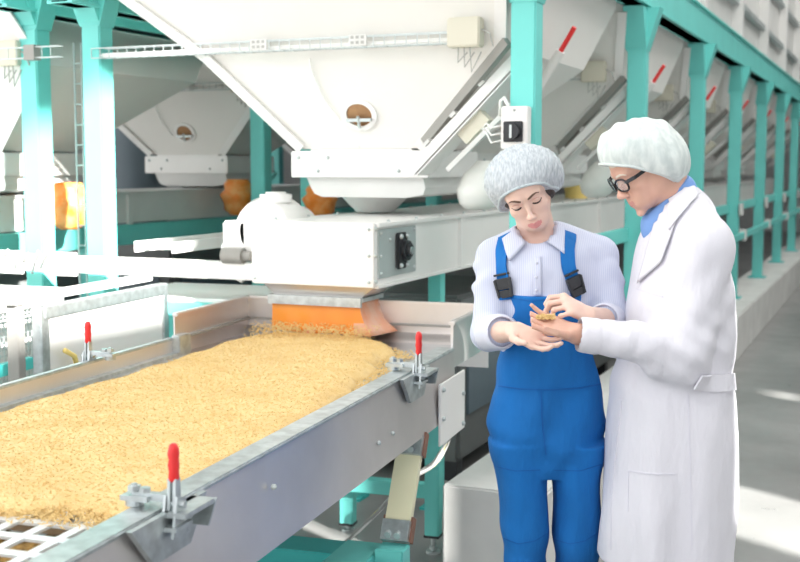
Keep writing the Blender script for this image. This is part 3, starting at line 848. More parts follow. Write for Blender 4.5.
for k in range(5): cab('cable', 'wwire' if k % 2 else 'wire', 20+k)
cab('yellow_cable', 'ywire', 41, .005)

# ------------------------------------------------------------------ left of the table
t = thing('guard_panel', 'white panelled machine guard behind the left clamp', 'guard', SF @ Vector((-2.55, 3.95, 0)), math.radians(4.9))
MB(SF).box(-2.515, -2.50, 3.60, 4.42, .35, 1.055).build('sheet', 'white', t)
MB(SF).box(-2.53, -2.485, 3.57, 4.44, 1.055, 1.10, bev=.004).build('top_rail', 'galv', t)
MB(SF).box(-2.53, -2.49, 3.55, 3.60, 0, 1.10, bev=.003).box(-2.53, -2.49, 4.42, 4.46, 0, 1.10, bev=.003).build('post', 'galv', t)
MB(SF).box(-2.60, -2.55, 3.50, 3.54, 0, 1.11, bev=.003).build('dark_post', 'dark', t)
MB(SF).box(-2.62, -2.54, 3.48, 4.42, 1.112, 1.135, bev=.003).build('rear_rail', 'dull', t)
MB(SF).tube([(-2.47, 3.66, .93), (-2.47, 3.72, .90), (-2.47, 3.75, .82)], .010, 8).build('pull_handle', 'yellow', t, smooth=True)
t = thing('mesh_crate', 'wire mesh guard with pale frame at the left picture edge', 'mesh guard', SF @ Vector((-2.95, 3.6, 0)), math.radians(4.9))
MB(SF).box(-2.93, -2.87, 2.9, 4.26, 1.03, 1.09, bev=.005).box(-2.93, -2.87, 2.9, 4.26, .35, .40, bev=.005).build('frame', 'dull', t)
MB(SF).box(-3.5, -2.93, 4.20, 4.26, 1.03, 1.09, bev=.005).build('frame', 'dull', t)
MB(SF).box(-2.93, -2.88, 4.20, 4.25, 0, 1.03, bev=.004).box(-2.93, -2.88, 2.92, 2.97, 0, 1.03, bev=.004).build('post', 'zinc', t)
m = MB(SF)
u = 2.97
while u < 4.2: m.bar((-2.895, u, .4), (-2.895, u, 1.03), .004, .004); u += .026
z = .41
while z < 1.03: m.bar((-2.90, 2.97, z), (-2.90, 4.2, z), .004, .004); z += .026
m.build('wire_mesh', 'zinc', t)
MB(SF).box(-2.99, -2.97, 2.95, 4.2, .35, 1.03).build('back_sheet', 'dull', t)
tag(MB(SF).box(-2.84, -2.80, 3.0, 3.95, .80, .845, bev=.004).build('steel_rail', 'teal2'), 'teal rail in front of the wire mesh guard', 'rail')
tag(MB(SF).tube([(-2.70, 3.15, .60), (-2.68, 3.42, .80), (-2.69, 3.50, .85)], .028, 12).build('pipe', 'teal2', None, smooth='auto'), 'slanted teal pipe in front of the wire mesh', 'pipe')
# sunlit frame behind the table end
t = thing('side_table', 'sunlit pale teal frame table behind the left end of the sieve table', 'table', (-2.9, 4.85, 0))
MB(SF).box(-2.95, -2.24, 4.72, 5.35, .965, 1.005, bev=.005).build('top', 'white', t)
MB(SF).box(-2.95, -2.24, 4.68, 4.72, .93, .99, bev=.004).build('front_rail', 'teal', t)
for (v, u) in ((-2.92, 4.75), (-2.28, 4.75), (-2.92, 5.3), (-2.28, 5.3)): MB(SF).box(v-.025, v+.025, u-.025, u+.025, 0, .965).build('leg', 'teal', t)

# added ceiling lamps, out of view, to help brighten the hall
for k, (x, y) in enumerate(((1.2, 4), (1.2, 9), (1.2, 14), (1.2, 19))):
    t = thing('ceiling_lamp', ['long ceiling lamp over the walkway, nearest the two people', 'long ceiling lamp over the walkway, second from the people', 'long ceiling lamp over the walkway, third from the people', 'long ceiling lamp nearest the back wall'][k], 'lamp', (x, y, H), 0, 'ceiling lamps over the walkway')
    MB().box(x-.12, x+.12, y-.8, y+.8, H-.06, H).build('housing', 'white', t)
    MB().box(x-.09, x+.09, y-.76, y+.76, H-.075, H-.06).build('diffuser', 'lamp', t)
# ------------------------------------------------------------------ people: smooth-union distance fields turned into one surface each
def axis_pts(lo, hi, coarse, fine):
    """grid coordinates, fine inside the listed (a,b,step) ranges"""
    xs = [lo]
    while xs[-1] < hi:
        x = xs[-1]; st = coarse
        for a, b, s_ in fine:
            if a-.02 <= x <= b: st = min(st, s_)
        xs.append(x+st)
    return np.array(xs, dtype=np.float32)
class Field:
    def __init__(s, xs, ys, zs):
        s.x, s.y, s.z = xs, ys, zs
        s.F = np.full((len(xs), len(ys), len(zs)), .3, dtype=np.float32)
    def sub(s, lo, hi, pad):
        r = []
        for ax, a, b in ((s.x, lo[0], hi[0]), (s.y, lo[1], hi[1]), (s.z, lo[2], hi[2])):
            i0 = max(0, int(np.searchsorted(ax, a-pad))-1); i1 = min(len(ax), int(np.searchsorted(ax, b+pad))+1)
            if i1 <= i0: return None
            r.append(slice(i0, i1))
        X, Y, Z = np.meshgrid(s.x[r[0]], s.y[r[1]], s.z[r[2]], indexing='ij')
        return tuple(r), X, Y, Z
    def comb(s, r, d, k, op='u'):
        F = s.F[r]
        if op == 'u':
            if k > 0:
                h = np.clip(k-np.abs(F-d), 0, None)/k; F2 = np.minimum(F, d) - h*h*k*.25
            else: F2 = np.minimum(F, d)
        else:
            if k > 0:
                h = np.clip(k-np.abs(F+d), 0, None)/k; F2 = np.maximum(F, -d) + h*h*k*.25
            else: F2 = np.maximum(F, -d)
        s.F[r] = F2
    def cap(s, a, b, ra, rb, k=.01, op='u', flat=None):
        """tapered capsule; flat=(axis vector, factor) squashes it along an axis"""
        a = np.array(a, dtype=np.float32); b = np.array(b, dtype=np.float32); R = max(ra, rb)
        q = s.sub(np.minimum(a, b)-R, np.maximum(a, b)+R, .03+k)
        if q is None: return
        r, X, Y, Z = q
        ba = b-a; L = float(ba@ba)+1e-12
        px, py, pz = X-a[0], Y-a[1], Z-a[2]
        h = np.clip((px*ba[0]+py*ba[1]+pz*ba[2])/L, 0, 1)
        dx, dy, dz = px-ba[0]*h, py-ba[1]*h, pz-ba[2]*h
        if flat:
            n, f = flat; n = np.array(n, dtype=np.float32); n = n/np.linalg.norm(n)
            t = dx*n[0]+dy*n[1]+dz*n[2]; e = (1/f-1)*t
            dx, dy, dz = dx+e*n[0], dy+e*n[1], dz+e*n[2]
        d = np.sqrt(dx*dx+dy*dy+dz*dz) - (ra+(rb-ra)*h)
        s.comb(r, d, k, op)
    def ell(s, c, rad, M3=None, k=.01, op='u'):
        c = np.array(c, dtype=np.float32); R = max(rad)
        q = s.sub(c-R, c+R, .03+k)
        if q is None: return
        r, X, Y, Z = q
        X, Y, Z = X-c[0], Y-c[1], Z-c[2]
        if M3 is not None:
            m = np.array(M3, dtype=np.float32)
            X, Y, Z = m[0,0]*X+m[1,0]*Y+m[2,0]*Z, m[0,1]*X+m[1,1]*Y+m[2,1]*Z, m[0,2]*X+m[1,2]*Y+m[2,2]*Z
        a, b, e = rad
        k0 = np.sqrt((X/a)**2+(Y/b)**2+(Z/e)**2); k1 = np.sqrt((X/a/a)**2+(Y/b/b)**2+(Z/e/e)**2)+1e-9
        s.comb(r, k0*(k0-1)/k1, k, op)
    def loft(s, secs, k=.01, op='u', p=2.3, fold=None, yaw=0):
        """secs: (z, cx, cy, a, b) stacked sections; fold(ang, z, X, Y) adds cloth folds"""
        secs = sorted(secs); zz = np.array([q[0] for q in secs])
        A = np.array(secs)
        lo = (float((A[:,1]-A[:,3]-A[:,4]).min()), float((A[:,2]-A[:,4]-A[:,3]).min()), zz[0]); hi = (float((A[:,1]+A[:,3]+A[:,4]).max()), float((A[:,2]+A[:,4]+A[:,3]).max()), zz[-1])
        q = s.sub(lo, hi, .03+k)
        if q is None: return
        r, X, Y, Z = q
        zline = s.z[r[2]]
        # smooth interpolation (Catmull-like by cosine-free cubic through np.interp of a refined table)
        zf = np.linspace(zz[0], zz[-1], 200)
        tab = [np.interp(zf, zz, A[:, i]) for i in range(1, 5)]
        ker = np.ones(15)/15
        tab = [np.convolve(np.pad(t, 7, mode='edge'), ker, mode='valid') for t in tab]
        cx, cy, a, b = [np.interp(zline, zf, t)[None, None, :] for t in tab]
        dx, dy = X-cx, Y-cy
        if yaw:
            c_, s_ = math.cos(yaw), math.sin(yaw); dx, dy = dx*c_+dy*s_, -dx*s_+dy*c_
        n = (np.abs(dx/a)**p+np.abs(dy/b)**p)**(1/p)
        d = (n-1)*np.minimum(a, b)
        if fold is not None: d = d + fold(np.arctan2(dy/b, dx/a), Z, X, Y)
        dz = np.maximum(zz[0]-Z, Z-zz[-1])
        d = np.maximum(d, dz)
        s.comb(r, d.astype(np.float32), k, op)
    def mesh(s):
        F = s.F
        F[0] = F[-1] = .3; F[:, 0] = F[:, -1] = .3; F[:, :, 0] = F[:, :, -1] = .3
        neg = F < 0
        nx, ny, nz = F.shape
        c = neg[:-1, :-1, :-1].astype(np.int8)
        tot = np.zeros((nx-1, ny-1, nz-1), dtype=np.int8)
        for i in (0, 1):
            for j in (0, 1):
                for k in (0, 1): tot += neg[i:nx-1+i, j:ny-1+j, k:nz-1+k]
        I, J, K = np.nonzero((tot > 0) & (tot < 8))
        idx = np.full(tot.shape, -1, dtype=np.int32); idx[I, J, K] = np.arange(len(I))
        acc = np.zeros((len(I), 3)); cnt = np.zeros(len(I))
        ax = (s.x, s.y, s.z)
        def P(i, j, k): return np.stack([s.x[i], s.y[j], s.z[k]], 1)
        for e in range(3):
            for u in (0, 1):
                for v in (0, 1):
                    o0 = [0, 0, 0]; o0[(e+1) % 3] = u; o0[(e+2) % 3] = v; o1 = list(o0); o1[e] = 1
                    a = F[I+o0[0], J+o0[1], K+o0[2]]; b = F[I+o1[0], J+o1[1], K+o1[2]]
                    m = (a < 0) != (b < 0)
                    t = (a[m]/(a[m]-b[m]))[:, None]
                    pa = P(I[m]+o0[0], J[m]+o0[1], K[m]+o0[2]); pb = P(I[m]+o1[0], J[m]+o1[1], K[m]+o1[2])
                    acc[m] += pa+(pb-pa)*t; cnt[m] += 1
        V = acc/cnt[:, None]
        Q = []
        for e in range(3):
            sl0 = [slice(1, n-1) for n in (nx, ny, nz)]; sl1 = list(sl0)
            sl0[e] = slice(0, F.shape[e]-1); sl1[e] = slice(1, F.shape[e])
            a = neg[tuple(sl0)]; b = neg[tuple(sl1)]
            for want in (True, False):
                ii = np.nonzero((a != b) & (a == want))
                g = [ii[q] + (0 if q == e else 1) for q in range(3)]
                u, v = (e+1) % 3, (e+2) % 3
                def cell(du, dv):
                    h = [g[0].copy(), g[1].copy(), g[2].copy()]; h[u] = h[u]-du; h[v] = h[v]-dv
                    return idx[h[0], h[1], h[2]]
                q4 = [cell(1, 1), cell(0, 1), cell(0, 0), cell(1, 0)]
                if not want: q4 = q4[::-1]
                Q.append(np.stack(q4, 1))
        Q = np.concatenate(Q); Q = Q[(Q >= 0).all(1)]
        return V, Q
    def build(s, name, m, parent, smooth_iter=1):
        V, Q = s.mesh()
        for _ in range(smooth_iter):          # one light relaxation
            acc = np.zeros_like(V); cnt = np.zeros(len(V))
            for i in range(4):
                j = (i+1) % 4
                np.add.at(acc, Q[:, i], V[Q[:, j]]); np.add.at(cnt, Q[:, i], 1)
            V = V*.5+acc/np.maximum(cnt, 1)[:, None]*.5
        me = D.meshes.new(name)
        me.vertices.add(len(V)); me.vertices.foreach_set('co', V.astype(np.float32).ravel())
        me.loops.add(len(Q)*4); me.loops.foreach_set('vertex_index', Q.astype(np.int32).ravel())
        me.polygons.add(len(Q)); me.polygons.foreach_set('loop_start', np.arange(0, len(Q)*4, 4, dtype=np.int32))
        me.update(calc_edges=True); me.validate()
        me.polygons.foreach_set('use_smooth', np.ones(len(me.polygons), dtype=bool))
        o = D.objects.new(name, me); COL.objects.link(o); o.parent = parent
        me.materials.append(M[m] if isinstance(m, str) else m)
        return o

def basis(yaw=0, pitch=0, roll=0):
    """columns: subject's left-right as seen from the front, back, up; yaw>0 turns the face to image right"""
    return (Matrix.Rotation(roll, 3, 'Y') @ Matrix.Rotation(yaw, 3, 'Z') @ Matrix.Rotation(pitch, 3, 'X'))

HS = .94
def head(f, C, B, neck_to, male=False):
    g = HS
    def p(x, y, z): return C + B @ (Vector((x, y, z))*g)
    def el(c, r, k=.012, op='u'): f.ell(p(*c), [q*g for q in r], B, k, op)
    def cp(a, b, ra, rb, k=.008, op='u'): f.cap(p(*a), p(*b), ra*g, rb*g, k, op)
    w = 1.06 if male else 1
    el((0, .018, .040), (.072*w, .092, .072 if male else .074), .0)
    el((0, -.030, -.026), (.054*w, .056, .076), .03)
    el((0, -.040, .035), (.054*w, .046, .045), .03)               # forehead
    el((0, -.062, -.094), (.018*w, .018, .015), .020)             # chin
    for s in (-1, 1):
        cp((s*.046*w, .008, -.042), (s*.016, -.054, -.094), .019, .012, .022)   # jaw
        el((s*.036*w, -.060, -.028), (.022, .020, .018), .02)     # cheekbone
        el((s*.026, -.062, -.065), (.020, .020, .028), .02)       # cheek
        el((s*.031, -.100, .002), (.017, .014, .011), .012, 's')  # socket
        el((s*.031, -.0735, .000), (.0145, .0135, .0120), .004)   # lidded eye
        cp((s*.014, -.088, .020), (s*.046, -.074, .021), .0065, .005, .014)   # brow ridge
        el((s*.075*w, .014, -.014), (.009, .018, .030), .006)     # ear
        el((s*(.0115 if male else .0098), -.098, -.041), (.0075, .010, .0075) if male else (.0058, .009, .0062), .006)   # nostril wing
    cp((0, -.082, .006), (0, -.106, -.034), .0065 if male else .0055, .0095 if male else .0072, .012)   # nose
    el((0, -.108, -.036), (.0095, .0095, .0085) if male else (.0078, .0085, .0075), .006)
    el((0, -.076, -.072), (.028, .018, .022), .018)               # mouth mound
    # lips
    for s in (-1, 1):
        cp((0, -.0945, -.0655), (s*.0215, -.084, -.0705), .0050 if not male else .0036, .0022, .0035)
        cp((0, -.0925, -.0775), (s*.0190, -.084, -.0720), .0062 if not male else .0045, .0025, .0035)
        cp((0, -.1010, -.0712), (s*.0210, -.0905, -.0712), .0016, .0012, .003, 's')
        cp((s*.0008, -.094, -.050), (s*.0008, -.097, -.059), .0016, .0016, .005, 's')
    if male: el((0, -.080, -.112), (.016, .012, .010), .015)
    nb = Vector(neck_to)
    f.cap(p(0, .020, -.050), nb, .050 if male else .043, .056 if male else .050, .03)
    f.cap(p(0, .040, -.020), nb+Vector((0, .02, 0)), .050 if male else .042, .055 if male else .048, .03)

def hand(f, wrist, d, n, fingers, thumb, scale=1.0, wr=.024):
    """wrist, direction of the palm, normal on the palm side; lateral axis l = d x n points to the index side when side=+1
    fingers: list of four (spread, bend1, bend2, bend3) index..little; thumb: (dir vec list)"""
    d = Vector(d).normalized(); n = Vector(n); n = (n-d*n.dot(d)).normalized(); side = fingers[4] if len(fingers) > 4 else 1
    l = d.cross(n)*side
    s = scale
    W = Vector(wrist)
    offs = (.033, .0115, -.0105, -.032); mc = (.083, .085, .080, .073); ln = ((.040, .024, .019), (.044, .028, .020), (.040, .026, .019), (.032, .019, .017)); rd = (.0082, .0084, .0080, .0072)
    for i in range(4):
        base = W + d*.004*s + l*offs[i]*.55*s
        kn = W + (d*mc[i] + l*offs[i])*s
        f.cap(base, kn, .0135*s, .0105*s, .014, flat=(n, .95))
        sp, b1, b2, b3 = fingers[i]
        dd = (Matrix.Rotation(0, 3, 'X') @ (d + l*math.tan(sp))).normalized()
        axis = dd.cross(n).normalized()
        p = kn; ang = 0
        for j, (L, b) in enumerate(zip(ln[i], (b1, b2, b3))):
            ang += b
            v = (dd*math.cos(ang) + n*math.sin(ang)).normalized()
            q = p + v*L*s
            r0 = rd[i]*s*(1, .93, .86)[j]; r1 = rd[i]*s*(.93, .86, .74)[j]
            f.cap(p, q, r0, r1, .003 if j else .005)
            p = q
    # palm fill
    f.cap(W + d*.03*s + l*.012*s, W + d*.062*s - l*.010*s, .021*s, .021*s, .014, flat=(n, .62))
    # thumb
    q = W + d*.012*s + l*.020*s + n*.006*s
    rr = (.0135, .0110, .0098, .0078)
    for j, (v, L) in enumerate(zip(thumb, (.042, .034, .028))):
        vv = (d*v[0] + l*v[1] + n*v[2]).normalized(); e = q + vv*L*s
        f.cap(q, e, rr[j]*s, rr[j+1]*s, .010 if j == 0 else .005); q = e

def bvh_of(*objs):
    vs, fs = [], []
    for o in objs:
        b = len(vs); vs += [v.co.copy() for v in o.data.vertices]; fs += [tuple(b+i for i in p.vertices) for p in o.data.polygons]
    return BVHTree.FromPolygons(vs, fs)
EYE = None
def onto(bvh, px, py, d0=2.0, off=.003, local=None):
    """point of the garment that lies at (px,py) as the photographer sees it, lifted by off"""
    o = Vector((0, 0, HC)); q = at(px, py, 3.0)
    dr = (q-o).normalized()
    if local is not None: o = o-local
    h = bvh.ray_cast(o+dr*d0, dr)
    if h[0] is None: return None, None
    nn = h[1] if h[1].dot(dr) < 0 else -h[1]
    return h[0]+nn*off, nn
def patch(name, m, parent, bvh, quad, org, n=(8, 8), off=.004, thick=.003, wob=0, smooth=True):
    """cloth piece sewn on a garment: quad of four picture corners (a,b,c,d) mapped onto the surface"""
    a, b, c, e = [Vector((q[0], q[1])) for q in quad]
    P = []; last = None
    for i in range(n[0]+1):
        row = []
        for j in range(n[1]+1):
            u, v = i/n[0], j/n[1]
            q = (a*(1-u)+b*u)*(1-v) + (e*(1-u)+c*u)*v
            h, nn = onto(bvh, q.x, q.y, 2.0, off, org)
            row.append(h)
            if h is not None: last = h
        P.append(row)
    flat = [h for r in P for h in r if h is not None]
    if not flat: return None
    for i, r in enumerate(P):
        for j, h in enumerate(r):
            if h is None:
                r[j] = (r[j-1] if j and r[j-1] is not None else (P[i-1][j] if i and P[i-1][j] is not None else flat[0])).copy()
    mb = MB(); mb.grid(P, thick=(0, thick, 0))
    o = mb.build(name, m, None, smooth=smooth); o.parent = parent
    return o
def ribbon(name, m, parent, pts, nrm, width, thick=.003):
    mb = MB(); rings = []
    for i, p in enumerate(pts):
        t = (pts[min(i+1, len(pts)-1)]-pts[max(i-1, 0)]).normalized(); nn = (nrm[i]-t*nrm[i].dot(t)).normalized(); w = t.cross(nn).normalized()*(width/2 if not callable(width) else width(i/(len(pts)-1))/2)
        rings.append([p-w-nn*thick*.5, p+w-nn*thick*.5, p+w+nn*thick*.5, p-w+nn*thick*.5])
    mb.loft(rings)
    o = mb.build(name, m, None, smooth='auto'); o.parent = parent
    return o
def line_on(name, m, parent, bvh, pix, org, width=.004, off=.002, thick=.002, n=16):
    pts, nr = [], []
    seg = len(pix)-1
    for i in range(n*seg+1):
        q = min(i/n, seg-1e-6); a = int(q); f_ = q-a
        x = pix[a][0]*(1-f_)+pix[a+1][0]*f_; y = pix[a][1]*(1-f_)+pix[a+1][1]*f_
        h, nn = onto(bvh, x, y, 2.0, off, org)
        if h is not None: pts.append(h); nr.append(nn)
    if len(pts) < 3: return None
    for _ in range(2):
        pts = [pts[0]]+[(pts[i-1]+pts[i]*2+pts[i+1])/4 for i in range(1, len(pts)-1)]+[pts[-1]]
        nr = [nr[0]]+[(nr[i-1]+nr[i]+nr[i+1]).normalized() for i in range(1, len(nr)-1)]+[nr[-1]]
    return ribbon(name, m, parent, pts, nr, width, thick)

M['skinw'] = mat('skin_light', (.78, .54, .45), .5, sss=.12, noise=.06, nscale=14)
M['skinm'] = mat('skin_ruddy', (.72, .43, .33), .5, sss=.12, noise=.12, nscale=16)
M['lip'] = mat('lip_rose', (.66, .27, .26), .45)
M['lipm'] = mat('lip_brown', (.60, .30, .25), .5)
M['browhair'] = mat('brown_brow_hair', (.13, .075, .05), .6)
M['hair'] = mat('dark_brown_hair', (.035, .022, .016), .5, bump=.4, bscale=120)
M['greyhair'] = mat('pale_hair', (.72, .64, .55), .6, bump=.4, bscale=120)
M['nail'] = mat('nail', (.90, .66, .60), .3)
def net_mat(name, a, b, sc):
    m = D.materials.new(name); m.use_nodes = True; nt = m.node_tree; bs = nt.nodes['Principled BSDF']; bs.inputs['Roughness'].default_value = .8
    tc = nt.nodes.new('ShaderNodeTexCoord'); mp = nt.nodes.new('ShaderNodeMapping'); mp.inputs['Scale'].default_value = sc
    nt.links.new(tc.outputs['Object'], mp.inputs[0])
    n = nt.nodes.new('ShaderNodeTexNoise'); n.inputs['Scale'].default_value = 1; n.inputs['Detail'].default_value = 3
    nt.links.new(mp.outputs[0], n.inputs['Vector'])
    r = nt.nodes.new('ShaderNodeValToRGB'); r.color_ramp.elements[0].position = .36; r.color_ramp.elements[1].position = .64
    r.color_ramp.elements[0].color = (*a, 1); r.color_ramp.elements[1].color = (*b, 1)
    nt.links.new(n.outputs['Fac'], r.inputs[0]); nt.links.new(r.outputs[0], bs.inputs['Base Color'])
    bp = nt.nodes.new('ShaderNodeBump'); bp.inputs['Strength'].default_value = .6; bp.inputs['Distance'].default_value = .004
    nt.links.new(n.outputs['Fac'], bp.inputs['Height']); nt.links.new(bp.outputs[0], bs.inputs['Normal'])
    return m
M['netw'] = net_mat('hairnet_over_dark_hair', (.36, .40, .44), (.54, .58, .61), (240, 60, 60))
M['netm'] = net_mat('hairnet_pale', (.54, .60, .59), (.68, .73, .71), (60, 60, 22))
M['elastic'] = mat('hairnet_band', (.56, .64, .67), .7, bump=.6, bscale=220)
M['elasticm'] = mat('hairnet_band_white', (.66, .72, .71), .7, bump=.6, bscale=220)
M['blue'] = mat('royal_blue_twill', (.003, .15, .48), .9, noise=.18, nscale=5, bump=.5, bscale=7, stretch=(1.6, 1, .6), dist=.04)
M['blueseam'] = mat('royal_blue_seam', (.003, .10, .36), .9)
def shirt_mat():
    m = mat('pale_blue_striped_shirt', (.70, .74, .86), .7, bump=.15, bscale=22)
    nt = m.node_tree; b = nt.nodes['Principled BSDF']
    tc = nt.nodes.new('ShaderNodeTexCoord'); wv = nt.nodes.new('ShaderNodeTexWave'); wv.inputs['Scale'].default_value = 55; wv.bands_direction = 'X'
    nt.links.new(tc.outputs['Object'], wv.inputs['Vector'])
    r = nt.nodes.new('ShaderNodeValToRGB'); r.color_ramp.elements[0].color = (.50, .54, .69, 1); r.color_ramp.elements[1].color = (.60, .63, .75, 1)
    nt.links.new(wv.outputs['Color'], r.inputs[0]); nt.links.new(r.outputs[0], b.inputs['Base Color'])
    return m
M['shirt'] = shirt_mat()
M['cuff'] = mat('pale_cuff_cloth', (.64, .66, .77), .7)
M['coat'] = mat('white_coat_cloth', (.72, .71, .77), .75, noise=.03, nscale=3, bump=.55, bscale=5, stretch=(1.6, 1, .55), dist=.05)
M['coatseam'] = mat('coat_seam', (.68, .67, .74), .8)
M['mshirt'] = mat('blue_shirt', (.18, .34, .70), .7, noise=.1, nscale=12)
M['trouser'] = mat('dark_trousers', (.05, .05, .07), .8)
M['shoe'] = mat('black_shoe', (.02, .02, .02), .4)
M['wshoe'] = mat('white_work_shoe', (.75, .75, .74), .5)
M['frame'] = mat('black_glasses', (.01, .01, .014), .2)
M['lens'] = mat('lens_glass', (.8, .86, .9), .05, alpha=.12)

def brow(parent, name, C, B, bv, s, pts, w, m='hair', rel=.001):
    P, N_ = [], []
    g = HS
    for (x, z, _) in pts:
        o = C + B @ Vector((s*x*g, -.20, z*g)); dr = B @ Vector((0, 1, 0))
        h = bv.ray_cast(o, dr)
        if h[0] is not None:
            nn = h[1] if h[1].dot(dr) < 0 else -h[1]
            P.append(h[0]+nn*rel); N_.append(nn)
    ws = [q[2] for q in pts]
    return ribbon(name, m, parent, P, N_, lambda t: w*np.interp(t*(len(ws)-1), range(len(ws)), ws), .0016)

# ================================================================== the woman
WO = Vector((at(545, 400, 3.36).x, 3.36, 0))
wt = thing('person', 'woman in blue overalls and grey hairnet looking down at grain in her palm', 'person', view() @ WO, TH)
def wl(px, py, d): return at(px, py, d) - WO
BW = basis(math.radians(-13), math.radians(25), math.radians(-21))
CWH = wl(525, 190, 3.33)
wrR, elR, shR = wl(515, 331, 3.08), wl(489, 333, 3.30), wl(496, 258, 3.40)
wrL, elL, shL = wl(588, 316, 3.09), wl(612, 322, 3.30), wl(598, 256, 3.40)
xs = axis_pts(-.30, .30, .009, [(-.155, .075, .0026)]); 
ys = axis_pts(-.42, .22, .010, [(-.40, .12, .0030)])
zs = axis_pts(-.0, 1.70, .012, [(1.38, 1.68, .0026), (1.10, 1.25, .0026), (1.25, 1.38, .008)])
xs = axis_pts(-.30, .30, .006, [(-.19, .19, .0028)])
f = Field(xs, ys, zs)
head(f, CWH, BW, wl(540, 246, 3.40))
# arms inside the sleeves, bare forearms
f.cap(shR, elR, .040, .036, .02); f.cap(elR, wrR, .038, .026, .02, flat=((0, 0, 1), .95))
f.cap(shL, elL, .040, .036, .02); f.cap(elL, wrL, .038, .025, .02)
# trunk and legs (covered by the clothes)
f.loft([(.80, 0, .01, .13, .09), (.92, 0, .01, .14, .095), (1.02, 0, .01, .115, .085), (1.15, 0, .01, .12, .085), (1.30, 0, .015, .14, .085), (1.38, 0, .02, .10, .05)], .02)
f.cap(shR, wl(540, 250, 3.4), .045, .05, .03); f.cap(shL, wl(545, 250, 3.4), .045, .05, .03)
for s in (-1, 1):
    f.cap((s*.072+.012, .01, .84), (s*.073+.018, .0, .48), .054, .040, .02); f.cap((s*.073+.018, 0, .48), (s*.073+.018, .02, .09), .040, .034, .02)
    f.cap((s*.073+.018, .03, .05), (s*.078+.018, -.12, .035), .036, .026, .02)
# her right hand: palm up, fingers reaching to picture right, thumb rising
dR = (wl(556, 347, 3.00) - wrR).normalized()
hand(f, wrR, dR, (-.05, -.50, .86), [(.12, .22, .3, .25), (.03, .18, .28, .25), (-.06, .2, .3, .25), (-.16, .25, .35, .3), 1], [(.55, .8, .30), (.9, .45, .35), (.98, .2, .35)], .93)
# her left hand: loosely closed above it, back of the hand to the viewer
dL = (wl(560, 300, 3.05) - wrL).normalized()
hand(f, wrL, dL, (-.45, .45, -.77), [(.10, .75, 1.1, .7), (.03, .8, 1.15, .7), (-.04, .85, 1.2, .7), (-.12, .9, 1.1, .7), -1], [(.75, .45, .45), (.9, -.1, .45), (.8, -.4, .4)], .94)
wb = f.build('body', 'skinw', wt)
wb.data.materials.append(M['lip'])
Bi = BW.inverted()
for p_ in wb.data.polygons:
    q = Bi @ (p_.center-CWH)/HS
    if q.y < -.080 and abs(q.x) < .0215*(1-max(0, -.0715-q.z)/.02) and -.0815 < q.z < -.0630+.002*abs(math.sin(q.x*150)) and q.y < -.0835+abs(q.x)*.15: p_.material_index = 1
wbv = bvh_of(wb)
for s in (-1, 1):
    brow(wt, 'eyebrow', CWH, BW, wbv, s, [(.011, .0190, .7), (.018, .0215, 1), (.028, .0245, .9), (.038, .0250, .6), (.047, .0210, .25)], .0062, 'browhair', rel=.0006)
    brow(wt, 'eyelashes', CWH, BW, wbv, s, [(.0175, -.0040, .5), (.023, -.0072, .9), (.031, -.0088, 1), (.038, -.0075, 1), (.0455, -.0025, .8)], .0052, rel=.0008)
    brow(wt, 'lid_crease', CWH, BW, wbv, s, [(.020, .0060, .5), (.026, .0088, .9), (.034, .0090, 1), (.042, .0055, .6)], .0018, 'lipm', rel=.0003)
# dark hair at the hairline
def capfield(C, B, parts, x, y, z, k=.02, st=.0035, wr=0, seed=0):
    g = Field(axis_pts(x[0], x[1], st, []), axis_pts(y[0], y[1], st, []), axis_pts(z[0], z[1], st, []))
    for c, r in parts: g.ell(C+B@Vector(c), r, B, k)
    return g
g = capfield(CWH, BW, [((0, .022, .036), (.074, .084, .070)), ((-.050, .02, -.005), (.030, .045, .045)), ((.055, .025, -.015), (.026, .040, .050))], (CWH.x-.16, CWH.x+.16), (CWH.y-.16, CWH.y+.18), (CWH.z-.12, CWH.z+.18))
g.build('hair', 'hair', wt)
# hairnet: puffy cap with deep sides
g = capfield(CWH, BW, [((.0, .022, .043), (.099, .110, .071)), ((-.066, .035, -.005), (.036, .055, .060)), ((.076, .050, .0), (.040, .060, .058)), ((0, .085, .0), (.080, .050, .07))],
             (CWH.x-.2, CWH.x+.2), (CWH.y-.2, CWH.y+.22), (CWH.z-.16, CWH.z+.22), k=.04, st=.0035)
X, Y, Z = np.meshgrid(g.x-CWH.x, g.y-CWH.y, g.z-CWH.z, indexing='ij')
mi = np.array(BW, dtype=np.float32)
lx = mi[0,0]*X+mi[1,0]*Y+mi[2,0]*Z; ly = mi[0,1]*X+mi[1,1]*Y+mi[2,1]*Z; lz = mi[0,2]*X+mi[1,2]*Y+mi[2,2]*Z
ang = np.arctan2(lx, lz+.02)
g.F += (.0010*np.sin(ang*38+ly*30)+.0007*np.sin(ang*67-ly*50)).astype(np.float32)
# rim: a plane from the forehead down behind the ears
RZ, RS = .058, 1.05
g.F = np.maximum(g.F, ((RZ-(ly+.085)*RS-lz)*.70).astype(np.float32))
wnet = g.build('hairnet', 'netw', wt)
E = []
nb_ = bvh_of(wnet)
c0_ = Vector((0, 0, RZ-.085*RS+.002)); fd = Vector((0, -1, RS)).normalized()
for i in range(73):
    a = 2*PI*i/72
    o_ = c0_ + Vector((1, 0, 0))*math.sin(a)*.25 + fd*math.cos(a)*.25
    h = nb_.ray_cast(CWH + BW @ o_, BW @ (c0_-o_).normalized())
    if h[0] is not None: E.append(h[0])
for _ in range(3): E = [(E[i-1]+E[i]*2+E[(i+1) % len(E)])/4 for i in range(len(E))]
eo = MB().tube(E+[E[0]], .0042, 8).build('elastic_band', 'elastic', None, smooth=True); eo.parent = wt

